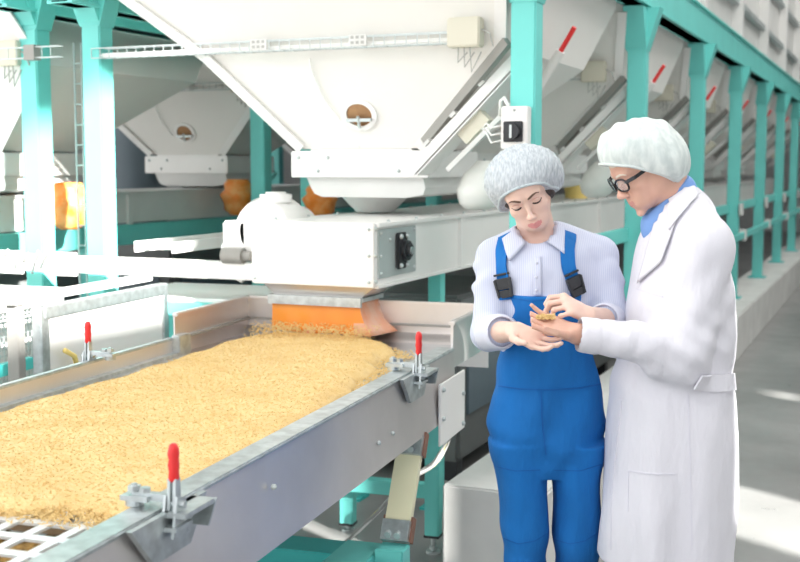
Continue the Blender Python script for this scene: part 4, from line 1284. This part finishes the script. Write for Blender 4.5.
# shirt
def wsec(py, x0, x1, cy, b, d=3.36):
    z = wl(0, py, d).z; a0 = wl(x0, py, d).x; a1 = wl(x1, py, d).x
    return (z, (a0+a1)/2, cy, (a1-a0)/2, b)
f = Field(axis_pts(-.32, .32, .005, []), axis_pts(-.38, .22, .005, []), axis_pts(.88, 1.50, .005, []))
def shirtfold(ang, Z, X, Y): return .0035*np.sin(X*38+Z*14)*np.clip((1.36-Z)*6, 0, 1)+.0025*np.sin(X*70-Z*33)
f.loft([wsec(400, 500, 596, .01, .100), wsec(340, 503, 592, .01, .098), wsec(300, 500, 596, .0, .110), wsec(268, 496, 598, .005, .105), wsec(250, 498, 596, .015, .09), wsec(240, 512, 580, .025, .07), wsec(232, 522, 562, .03, .055)], .02, fold=shirtfold)
f.cap(shR, wl(530, 240, 3.4), .058, .055, .03); f.cap(shL, wl(556, 240, 3.4), .058, .055, .03)
def sleeve(f, sh, el, cu, r0, r1, r2, seed):
    f.cap(sh, el, r0, r1, .02); f.cap(el, cu, r1, r2, .015)
    rnd = random.Random(seed)
    for i in range(9):           # soft wrinkles wound round the sleeve
        q = i/9; c = Vector(sh).lerp(Vector(el), q) if i < 6 else Vector(el).lerp(Vector(cu), (i-6)/3)
        v = Vector((rnd.uniform(-1, 1), -.8, rnd.uniform(-.5, .5))).normalized()
        w_ = Vector((rnd.uniform(-1, 1), rnd.uniform(-.3, .3), rnd.uniform(-.9, .9))).normalized()
        f.cap(c+v*(r1*.84)-w_*.03, c+v*(r1*.84)+w_*.03, .011, .006, .028)
cuR = Vector(elR).lerp(wrR, .34); cuL = Vector(elL).lerp(wrL, .22)
sleeve(f, shR, elR, cuR, .052, .050, .049, 3); sleeve(f, shL, elL, cuL, .052, .050, .049, 4)
# neck opening
nk = wl(540, 240, 3.33); f.ell(nk+Vector((-.004, -.075, .008)), (.030, .06, .035), None, .004, 's'); f.cap(wl(538, 238, 3.37), wl(536, 222, 3.37), .056, .06, .004, 's')
shirt = f.build('shirt', 'shirt', wt)
sbv = bvh_of(shirt)
# rolled cuffs
for (a, b, r) in ((Vector(elR).lerp(wrR, .12), Vector(elR).lerp(wrR, .42), .0515), (Vector(elL).lerp(wrL, .06), Vector(elL).lerp(wrL, .30), .0505)):
    g = Field(axis_pts(min(a.x, b.x)-.08, max(a.x, b.x)+.08, .0028, []), axis_pts(min(a.y, b.y)-.08, max(a.y, b.y)+.08, .0028, []), axis_pts(min(a.z, b.z)-.08, max(a.z, b.z)+.08, .0028, []))
    g.cap(a, b, r, r*.98, 0)
    t_ = (b-a).normalized(); g.cap(b+t_*.012, b+t_*.08, .040, .042, .003, 's'); g.cap(a-t_*.07, a-t_*.055, .06, .06, .003, 's')
    g.build('cuff', 'cuff', wt)
# collar flaps and placket
patch('collar', 'shirt', wt, sbv, ((517, 231), (526, 246), (511, 262), (503, 241)), WO, (6, 8), .011, .004)
patch('collar', 'shirt', wt, sbv, ((556, 226), (563, 230), (564, 256), (545, 243)), WO, (6, 8), .011, .004)
patch('placket', 'shirt', wt, sbv, ((534, 257), (541, 257), (542, 296), (534, 296)), WO, (3, 12), .004, .002)
m = MB()
for (x_, y_) in ((537, 264), (536, 277), (536, 290)):
    h, nn = onto(sbv, x_, y_, 2.0, .007, WO)
    if h is not None: m.ell(h, (.0045, .002, .0045), 8)
o = m.build('button', 'cuff', None, smooth=True); o.parent = wt

# overalls
f = Field(axis_pts(-.26, .28, .0045, []), axis_pts(-.20, .20, .0045, []), axis_pts(.05, 1.24, .0055, []))
def ofold(ang, Z, X, Y):
    k_ = np.clip((1.06-Z)*8, 0, 1)
    return (.0045*np.sin(X*26+Z*34+np.sin(Z*17))*(1-.6*k_)+.0045*np.sin(X*44-Z*22+1.3)*k_+.003*np.sin(Z*60+X*18)*np.exp(-((Z-.80)/.10)**2)).astype(np.float32)
f.loft([wsec(473, 514, 583, .01, .080), wsec(466, 499, 597, .01, .100), wsec(460, 494, 601, .01, .108), wsec(448, 490, 604, .01, .116), wsec(430, 486, 606, .01, .120), wsec(412, 488, 606, .01, .118), wsec(398, 493, 604, .01, .114), wsec(389, 498, 600, .01, .110), wsec(375, 499, 601, .01, .112), wsec(340, 500, 598, .01, .112), wsec(300, 502, 590, 0, .122), wsec(285, 502, 590, 0, .120)], .01, fold=ofold)
zc = wl(0, 458, 3.36).z
def wleg(side):
    if side < 0: rows = [(440, 489, 548), (470, 495, 548), (510, 500, 548), (545, 504, 548), (600, 506, 550), (700, 508, 549)]
    else: rows = [(440, 549, 605), (470, 552, 601), (510, 553, 600), (545, 554.5, 599.5), (600, 553, 598), (700, 555, 596)]
    S_ = [wsec(py, a, b, .009, (.117, .108, .098, .094, .088, .080)[i_]) for i_, (py, a, b) in enumerate(rows)]
    z_, cx_, cy_, a_, b_ = S_[-1]; S_.append((.075, cx_, .01, a_*.95, b_*1.0))
    f.loft(S_, .012, fold=lambda ang, Z, X, Y: .003*np.sin(X*40+Z*30)+.004*np.sin(Z*44+X*12)*np.exp(-((Z-.47)/.08)**2)+.004*np.sin(X*60)*np.clip((.7-Z)*2, 0, 1))
wleg(-1); wleg(1)
# cut the bib: only the front rises above the waist, sides curve down
X, Y, Z = np.meshgrid(f.x, f.y, f.z, indexing='ij')
xb0, xb1 = wl(508, 300, 3.25).x, wl(577, 300, 3.25).x
zb = wl(0, 294, 3.25).z; zw = wl(0, 372, 3.36).z
side_d = np.maximum(xb0-X, X-xb1)
zlim = zb - np.clip(side_d, 0, 1)*3.2
zlim = np.minimum(zlim, zb); back = Y > .03
zlim = np.where(back, np.minimum(zlim, zw+.10-np.abs(X)*.3), zlim)
f.F = np.maximum(f.F, ((Z-zlim)*.5).astype(np.float32))
ov = f.build('overalls', 'blue', wt)
obv = bvh_of(ov, shirt)
line_on('waist_seam', 'blueseam', wt, obv, [(499, 386), (520, 389), (550, 390), (580, 388), (600, 384)], WO, .0035, .0008, .003)
line_on('fly_seam', 'blueseam', wt, obv, [(541, 391), (542, 420), (546, 455)], WO, .003, .0006, .003)
line_on('knee_seam', 'blueseam', wt, obv, [(503, 538), (518, 544), (535, 541), (548, 533)], WO, .002, .0004, .002)
line_on('knee_seam', 'blueseam', wt, obv, [(556, 540), (570, 544), (585, 541), (599, 532)], WO, .002, .0004, .002)
line_on('pocket_seam', 'blueseam', wt, obv, [(494, 466), (515, 471), (540, 470)], WO, .002, .0004, .002)
line_on('pocket_seam', 'blueseam', wt, obv, [(554, 470), (580, 471), (602, 464)], WO, .002, .0004, .002)
line_on('bib_hem', 'blueseam', wt, obv, [(511, 298), (530, 301), (555, 299), (577, 294)], WO, .002, .0006, .002)
# shoulder straps with black buckles
for k, pix in enumerate(([(506, 300), (505, 285), (503, 268), (503, 250), (506, 238)], [(578, 300), (573, 285), (568, 268), (567, 250), (569, 237)])):
    P_, N_ = [], []
    for i in range(41):
        q = min(i/10, 3.9999); a = int(q); ff = q-a
        h, nn = onto(obv, pix[a][0]*(1-ff)+pix[a+1][0]*ff, pix[a][1]*(1-ff)+pix[a+1][1]*ff, 2.0, .007, WO)
        if h is not None: P_.append(h); N_.append(nn)
    # over the shoulder and down the back
    lastp = P_[-1]
    for (dy, dz) in ((.03, .012), (.07, .015), (.10, -.01), (.12, -.06), (.125, -.14), (.12, -.24)):
        q = lastp + Vector((0 if k else 0, dy, dz)); h = sbv.find_nearest(q)
        P_.append(h[0]+h[1]*.008); N_.append(h[1])
    for _ in range(4):
        P_ = [P_[0]]+[(P_[i-1]+P_[i]*2+P_[i+1])/4 for i in range(1, len(P_)-1)]+[P_[-1]]
        N_ = [N_[0]]+[(N_[i-1]+N_[i]*2+N_[i+1]).normalized() for i in range(1, len(N_)-1)]+[N_[-1]]
    st = ribbon('strap', 'blue', wt, P_, N_, .040, .004)
    i0 = 9 if k else 8
    bc, bn, bt = P_[i0+2], N_[i0+2], (P_[i0+6]-P_[i0]).normalized()
    m = MB()
    m.bar(bc-bt*.012+bn*.006, bc+bt*.020+bn*.006, .046, .012, up=bn); m.bar(bc-bt*.036+bn*.006, bc-bt*.014+bn*.006, .038, .010, up=bn)
    for sx in (-1, 1):
        w_ = bt.cross(bn).normalized(); m.bar(bc+w_*sx*.018-bt*.034+bn*.009, bc+w_*sx*.022+bt*.018+bn*.009, .007, .012, up=bn)
    m.bar(bc+bt*.028+bn*.005, bc+bt*.034+bn*.005, .046, .008, up=bn)
    o = m.build('buckle', 'black', None, bevel=.0015); o.parent = wt
# shoes
m = MB()
for s in (-1, 1):
    rg = []
    for (y_, w_, h_) in ((.085, .026, .07), (.06, .036, .09), (0, .040, .095), (-.06, .044, .07), (-.12, .046, .055), (-.155, .036, .045), (-.172, .016, .03)):
        rg.append([(.018+s*.077+w_*math.cos(a*PI/8), y_, max(.0, h_*.5+h_*.5*math.sin(a*PI/8)*1.0)) for a in range(16)])
    mm = MB().loft(rg); o = mm.build('shoe', 'wshoe', None, smooth=True); o.parent = wt

# ================================================================== the man
MO = Vector((at(672, 400, 3.22).x, 3.22, 0))
mt_ = thing('person', 'older man in white coat, glasses and white hairnet offering his hand', 'person', view() @ MO, TH)
def ml(px, py, d): return at(px, py, d) - MO
# head turned to picture left and bowed
BM = Matrix.Rotation(math.radians(-76), 3, 'Z') @ Matrix.Rotation(math.radians(33), 3, 'X')
CMH = ml(644, 165, 3.20)
msh, mel, mwr = ml(703, 246, 3.06), ml(686, 348, 3.03), ml(577, 334, 3.02)
fsh, fel, fwr = ml(690, 246, 3.40), ml(672, 345, 3.44), ml(640, 420, 3.44)
f = Field(axis_pts(-.42, .24, .006, [(-.42, -.22, .0028), (-.24, .06, .0030)]), axis_pts(-.28, .34, .007, [(-.28, .14, .0030)]), axis_pts(0, 1.80, .012, [(1.44, 1.76, .0027), (1.08, 1.22, .0027), (1.22, 1.44, .008)]))
head(f, CMH, BM, ml(686, 220, 3.24), male=True)
f.cap(msh, mel, .042, .042, .02); f.cap(mel, mwr, .042, .028, .02)
f.cap(fsh, fel, .042, .042, .02); f.cap(fel, fwr, .042, .028, .02)
f.loft([(.85, .02, .0, .095, .13), (1.0, .02, 0, .10, .125), (1.2, .02, 0, .10, .125), (1.36, .03, 0, .075, .115), (1.42, .04, 0, .045, .08)], .02)
for s in (-1, 1):
    f.cap((.02, s*.09, .90), (.015, s*.09, .50), .085, .055, .03); f.cap((.015, s*.09, .50), (.04, s*.09, .09), .055, .038, .02); f.cap((.04, s*.09, .06), (-.12, s*.10, .035), .038, .028, .02)
dM = (ml(519, 314, 3.02) - mwr).normalized()
hand(f, mwr, dM, (.0, -.45, .89), [(.06, .04, .10, .08), (.01, .05, .10, .08), (-.03, .06, .14, .1), (-.07, .12, .2, .15), -1], [(.6, .75, .35), (.88, .45, .2), (.98, .2, .1)], .98)
hand(f, fwr, (fwr-fel).normalized()*1, (0, -1, 0), [(.04, .3, .4, .3), (.0, .35, .4, .3), (-.04, .4, .4, .3), (-.1, .45, .45, .3), 1], [(.7, .6, .3), (.9, .3, .3), (1, .1, .2)], 1.0)
mbo = f.build('body', 'skinm', mt_)
mbo.data.materials.append(M['lipm']); Bi = BM.inverted()
for p_ in mbo.data.polygons:
    q = Bi @ (p_.center-CMH)/HS
    if q.y < -.084 and abs(q.x) < .021 and -.080 < q.z < -.0635: p_.material_index = 1
mbv = bvh_of(mbo)
for s in (-1, 1):
    brow(mt_, 'eyebrow', CMH, BM, mbv, s, [(.012, .0190, .7), (.020, .0220, 1), (.030, .0240, 1), (.040, .0230, .7), (.048, .018, .4)], .006, 'greyhair', rel=.0006)
    brow(mt_, 'eyelashes', CMH, BM, mbv, s, [(.0175, -.0040, .5), (.024, -.0070, .9), (.031, -.0082, 1), (.038, -.0070, 1), (.045, -.0025, .8)], .003, rel=.0008)
g = capfield(CMH, BM, [((0, .024, .034), (.074, .084, .068)), ((0, -.050, .045), (.047, .034, .028)), ((-.05, .03, .0), (.034, .045, .045)), ((.05, .03, .0), (.034, .045, .045))], (CMH.x-.2, CMH.x+.2), (CMH.y-.16, CMH.y+.16), (CMH.z-.14, CMH.z+.18))
g.build('hair', 'greyhair', mt_)
g = Field(axis_pts(CMH.x-.2, CMH.x+.2, .004, []), axis_pts(CMH.y-.18, CMH.y+.18, .004, []), axis_pts(CMH.z-.12, CMH.z+.2, .004, []))
# puffed net, described directly in place (x to picture right, z up)
g.ell(ml(643, 155, 3.20), (.112, .106, .082), Matrix.Rotation(math.radians(8), 3, 'Y'), 0)
g.ell(CMH + BM @ Vector((0, .020, .036)), (.078, .096, .079), BM, .03)
g.ell(ml(661, 163, 3.20), (.066, .095, .062), None, .05)
g.ell(ml(627, 150, 3.20), (.070, .082, .058), None, .05)
X, Y, Z = np.meshgrid(g.x-CMH.x, g.y-CMH.y, g.z-CMH.z, indexing='ij')
g.F += (.0016*np.sin(X*150+Z*30)+.0016*np.sin(X*90-Y*60+Z*50)).astype(np.float32)
# lower rim: straight line sloping down to the nape
r0, r1 = ml(599, 165, 3.2)-CMH, ml(656, 175, 3.2)-CMH; r2 = ml(678, 184, 3.2)-CMH
zr = np.interp(X, [r0.x, ml(625, 168, 3.2).x-CMH.x, r1.x, r2.x], [r0.z, ml(0, 167, 3.2).z-CMH.z, r1.z, r2.z])
g.F = np.maximum(g.F, (zr-Z).astype(np.float32))
net = g.build('hairnet', 'netm', mt_)
nbv = bvh_of(net)
E = []
for sgn in (1,):
    for i in range(48):
        a = 2*PI*i/47
        xx = ml(638, 0, 3.2).x + .108*math.cos(a); yy = .0+CMH.y + .095*math.sin(a)
        zz = float(np.interp(xx-CMH.x, [r0.x, ml(625, 168, 3.2).x-CMH.x, r1.x, r2.x], [r0.z, ml(0, 167, 3.2).z-CMH.z, r1.z, r2.z]))+CMH.z
        h = nbv.find_nearest(Vector((xx, yy, zz+.002)))
        E.append(Vector((h[0].x, h[0].y, zz+.002)))
eo = MB().tube(E, .0045, 8).build('elastic_band', 'elasticm', None, smooth=True); eo.parent = mt_
# glasses
gl = thing('glasses', None, None); 
def gp(x, y, z): return CMH + BM @ (Vector((x, y, z))*HS)
m = MB()
for s in (-1, 1):
    ring = [(s*.034+.027*math.cos(a)*abs(math.cos(a))**-.15, .019*math.sin(a)*abs(math.sin(a))**-.15-.004) if abs(math.cos(a)) > .01 and abs(math.sin(a)) > .01 else (s*.034+.027*math.cos(a), .019*math.sin(a)-.004) for a in [2*PI*i/28 for i in range(28)]]
    P_ = [gp(x_, -.108+abs(x_)*.22, z_) for x_, z_ in ring]; P_.append(P_[0]); m.tube(P_, .0028, 6)
    m.bar(gp(s*.060, -.095, .004), gp(s*.078, -.070, .006), .004, .010); m.bar(gp(s*.077, -.074, .006), gp(s*.083, .010, .008), .004, .009); m.tube([gp(s*.083, .010, .008), gp(s*.082, .030, -.01)], .003, 6)
m.tube([gp(-.010, -.107, .002), gp(0, -.111, .005), gp(.010, -.107, .002)], .003, 6)
D.objects.remove(gl)
o = m.build('glasses', 'frame', None, smooth='auto'); o.parent = mt_
m = MB()
for s in (-1, 1): m.loft([[gp(s*.034+.025*math.cos(2*PI*i/20), y_+abs(s*.034+.025*math.cos(2*PI*i/20))*.22, .017*math.sin(2*PI*i/20)-.004) for i in range(20)] for y_ in (-.109, -.1075)])
lo_ = m.build('lens', 'lens', None); lo_.parent = o
# blue shirt collar
g = Field(axis_pts(-.12, .14, .004, []), axis_pts(-.16, .18, .004, []), axis_pts(1.20, 1.60, .004, []))
g.cap(ml(668, 226, 3.22), ml(677, 192, 3.22), .074, .054, 0); g.loft([(1.25, .0, .0, .09, .09), (1.36, .005, 0, .09, .10), (1.42, .02, 0, .085, .085)], .02)
pa, pb = ml(642, 217, 3.22), ml(681, 181, 3.22)
X, Y, Z = np.meshgrid(g.x, g.y, g.z, indexing='ij')
dd_ = Vector((pb.x-pa.x, 0, pb.z-pa.z)).normalized(); nx_, nz_ = -dd_.z, dd_.x
g.F = np.maximum(g.F, ((X-pa.x)*nx_+(Z-pa.z)*nz_).astype(np.float32))
coll = g.build('shirt', 'mshirt', mt_)
# the coat
def msec(py, x0, x1, b, cy=0.0, d=3.2):
    z = ml(0, py, d).z; a0 = ml(x0, py, d).x; a1 = ml(x1, py, d).x
    return (z, (a0+a1)/2, cy, (a1-a0)/2, b)
f = Field(axis_pts(-.44, .27, .005, []), axis_pts(-.30, .36, .005, []), axis_pts(.40, 1.60, .005, []))
def cfold(ang, Z, X, Y):
    k_ = np.clip((1.0-Z)*2.5, 0, 1)
    return (.004*np.sin(X*30+Y*18+Z*9)*(.4+k_)+.006*np.sin(X*52-Z*5+np.sin(Z*9))*k_+.004*np.sin(Z*40+X*24)*np.exp(-((Z-1.02)/.07)**2)).astype(np.float32)
f.loft([msec(557, 603, 730, .20), msec(500, 605, 733, .205), msec(430, 610, 733, .20), msec(395, 614, 732, .19), msec(380, 616, 729, .182), msec(360, 620, 732, .186), msec(330, 625, 734, .19), msec(290, 634, 732, .195), msec(250, 641, 723, .19), msec(228, 648, 712, .165), msec(212, 656, 703, .11), msec(198, 664, 696, .075), msec(190, 669, 692, .06)], .02, fold=cfold, p=2.5)
f.cap(msh, ml(688, 218, 3.2), .072, .07, .05); f.cap(fsh, ml(685, 218, 3.25), .072, .07, .05)
def mslv(sh, el, cu, seed):
    f.cap(sh, el, .074, .064, .03); f.cap(el, cu, .064, .045, .025)
mcu = Vector(mel).lerp(mwr, .82); fcu = Vector(fel).lerp(fwr, .9)
mslv(msh, mel, mcu, 5); mslv(fsh, fel, fcu, 6)
# sagging elbow cloth
f.cap(ml(690, 372, 3.03), ml(655, 366, 3.03), .034, .030, .04)
# opening at the throat, hollow cuff
f.cap(ml(655, 212, 3.22), ml(667, 188, 3.22), .070, .076, .006, 's')
t_ = (mwr-mel).normalized(); f.cap(Vector(mwr)-t_*.004, Vector(mwr)+t_*.05, .036, .036, .004, 's'); 
X, Y, Z = np.meshgrid(f.x, f.y, f.z, indexing='ij')
el_ = np.exp(-(((X-mel.x)/.11)**2+((Z-mel.z-.02)/.10)**2+((Y-mel.y)/.12)**2))
fo_ = np.exp(-(((X-(mel.x+mwr.x)/2)/.14)**2+((Z-mwr.z)/.08)**2+((Y-mel.y)/.12)**2))
sh_ = np.exp(-(((X-msh.x)/.10)**2+((Z-msh.z+.16)/.14)**2+((Y-msh.y)/.12)**2))
f.F += (.0034*el_*np.sin(X*60+Z*95) + .0020*fo_*np.sin(X*85-Z*60+1) + .0035*sh_*np.sin(X*60-Z*52)).astype(np.float32)
coat = f.build('coat', 'coat', mt_)
cbv = bvh_of(coat)
# collar, lapel, pocket, belt, seams
patch('lapel', 'coat', mt_, cbv, ((662, 205), (690, 190), (664, 262), (640, 284)), MO, (8, 12), .008, .005)
patch('collar', 'coat', mt_, cbv, ((668, 196), (690, 184), (698, 196), (672, 232)), MO, (8, 10), .010, .006)
line_on('pocket_seam', 'coatseam', mt_, cbv, [(637, 289), (650, 293), (663, 297)], MO, .003, .001, .002)
line_on('pocket_seam', 'coatseam', mt_, cbv, [(629, 471), (650, 474), (676, 474)], MO, .003, .001, .002)
line_on('pocket_seam', 'coatseam', mt_, cbv, [(629, 471), (628, 512)], MO, .002, .001, .002)
line_on('front_seam', 'coatseam', mt_, cbv, [(622, 400), (616, 450), (612, 500), (611, 550)], MO, .003, .001, .002)
line_on('side_seam', 'coatseam', mt_, cbv, [(688, 395), (690, 450), (692, 550)], MO, .002, .0006, .002)
bp_ = []; bn_ = []
for i in range(25):
    h, nn = onto(cbv, 697+37*i/24, 381+2*math.sin(i/8), 2.0, .006, MO)
    if h is not None: bp_.append(h); bn_.append(nn)
if len(bp_) > 3: ribbon('half_belt', 'coat', mt_, bp_, bn_, .045, .006)
bc = ml(699, 382, 3.0); h = cbv.find_nearest(bc)
# hem cuff of the near sleeve
a, b = Vector(mel).lerp(mwr, .84), Vector(mel).lerp(mwr, 1.0)
g = Field(axis_pts(min(a.x, b.x)-.08, max(a.x, b.x)+.08, .0028, []), axis_pts(min(a.y, b.y)-.08, max(a.y, b.y)+.08, .0028, []), axis_pts(min(a.z, b.z)-.08, max(a.z, b.z)+.08, .0028, []))
g.cap(a, a.lerp(b, .55), .0475, .0465, 0); g.cap(b-t_*.02, b+t_*.06, .041, .041, .003, 's')
X, Y, Z = np.meshgrid(g.x-b.x, g.y-b.y, g.z-b.z, indexing='ij')
g.F = np.maximum(g.F, (X*t_.x+Y*t_.y+Z*t_.z).astype(np.float32))
g.build('cuff', 'coat', mt_)
# trousers and shoes
for s in (-1, 1):
    rg = []
    for (z_, r_) in ((.05, .068), (.2, .07), (.45, .082), (.75, .10)): rg.append([(.03+r_*math.cos(a*PI/8), s*.09+r_*.95*math.sin(a*PI/8), z_) for a in range(16)])
    o = MB().loft(rg).build('trouser_leg', 'trouser', None, smooth='auto'); o.parent = mt_
    rg = []
    for (x_, w_, h_) in ((.10, .028, .07), (.07, .038, .09), (0, .042, .095), (-.07, .046, .07), (-.13, .048, .055), (-.165, .038, .045), (-.182, .016, .03)):
        rg.append([(x_, s*.09+w_*math.cos(a*PI/8), max(0, h_*.5+h_*.5*math.sin(a*PI/8))) for a in range(16)])
    o = MB().loft(rg).build('shoe', 'shoe', None, smooth=True); o.parent = mt_
# pinch of grain held in the hands
hb = bvh_of(wb)
gc = wl(548, 329, 3.03)
o = None
rnd = random.Random(9); vs, fs = [], []
cen = mwr + dM*.085 + MO
for k in range(260):
    p = Vector(cen) + Vector((rnd.uniform(-.026, .022), rnd.uniform(-.018, .018), .013+abs(rnd.gauss(0, .004))))
    ax = Vector((rnd.gauss(0, 1), rnd.gauss(0, 1), rnd.gauss(0, .5))).normalized(); o1 = ax.orthogonal().normalized(); w1 = ax.cross(o1); L, r = .005, .0022
    b0 = len(vs); p = view() @ p
    vs += [p-ax*L, p+o1*r, p+w1*r, p-o1*r, p-w1*r, p+ax*L]; fs += [(b0, b0+2, b0+1), (b0, b0+3, b0+2), (b0, b0+4, b0+3), (b0, b0+1, b0+4), (b0+5, b0+1, b0+2), (b0+5, b0+2, b0+3), (b0+5, b0+3, b0+4), (b0+5, b0+4, b0+1)]
me = D.meshes.new('handful_of_grain'); me.from_pydata([tuple(v) for v in vs], [], fs); me.materials.append(M['grainbit'])
o = D.objects.new('handful_of_grain', me); COL.objects.link(o); tag(o, 'pinch of golden grain held in the open palms', 'grain', kind='stuff')
# ------------------------------------------------------------------ light and camera
w = D.worlds.new('World'); SC.world = w; w.use_nodes = True
nt = w.node_tree; bg = nt.nodes['Background']
bg.inputs['Color'].default_value = (.98, .985, 1.0, 1); bg.inputs['Strength'].default_value = 2.1
sun = D.lights.new('sun', 'SUN'); so = D.objects.new('sun', sun); COL.objects.link(so)
sun.energy = 26.0; sun.angle = math.radians(1.2); sun.color = (1, .97, .92)
dirv = Vector((.86, -.50, .42)).normalized()         # towards the sun
so.rotation_euler = dirv.to_track_quat('Z', 'Y').to_euler(); so.location = (8, -4, 6)
# added fill lights, not fittings of the hall, to brighten the bays
def area(name, loc, size, e, rot=(0, 0, 0), col=(1, .98, .95)):
    a = D.lights.new(name, 'AREA'); a.shape = 'RECTANGLE'; a.size, a.size_y = size; a.energy = e; a.color = col
    o = D.objects.new(name, a); COL.objects.link(o); o.location = loc; o.rotation_euler = rot
    return o
area('hall_lamp', (.6, 6, 5.45), (3, 8), 260)
area('hall_lamp', (.6, 15, 5.45), (3, 8), 200)
area('front_lamp', (-4.5, 1.2, 5.3), (6, 3.5), 220, rot=(math.radians(50), 0, 0))  # fill added for the dim hoppers at left
area('aisle_lamp', (-3.72, 6, 5.3), (.5, 6), 160)  # fill added between the two hopper rows
cam = D.cameras.new('camera'); co = D.objects.new('camera', cam); COL.objects.link(co)
cam.sensor_width = 36; cam.lens = 36*FPX/800; cam.clip_start = .05
co.location = (0, 0, HC); co.rotation_euler = (PI/2 - PITCH, 0, TH)
cam.dof.use_dof = True; cam.dof.focus_distance = 3.25; cam.dof.aperture_fstop = 4.5
SC.camera = co
SC.view_settings.view_transform = 'Standard'; SC.view_settings.look = 'None'
SC.view_settings.gamma = 1; SC.view_settings.exposure = -.14; SC.view_settings.use_curve_mapping = False
SC.cycles.use_denoising = True; SC.cycles.max_bounces = 8; SC.cycles.diffuse_bounces = 5
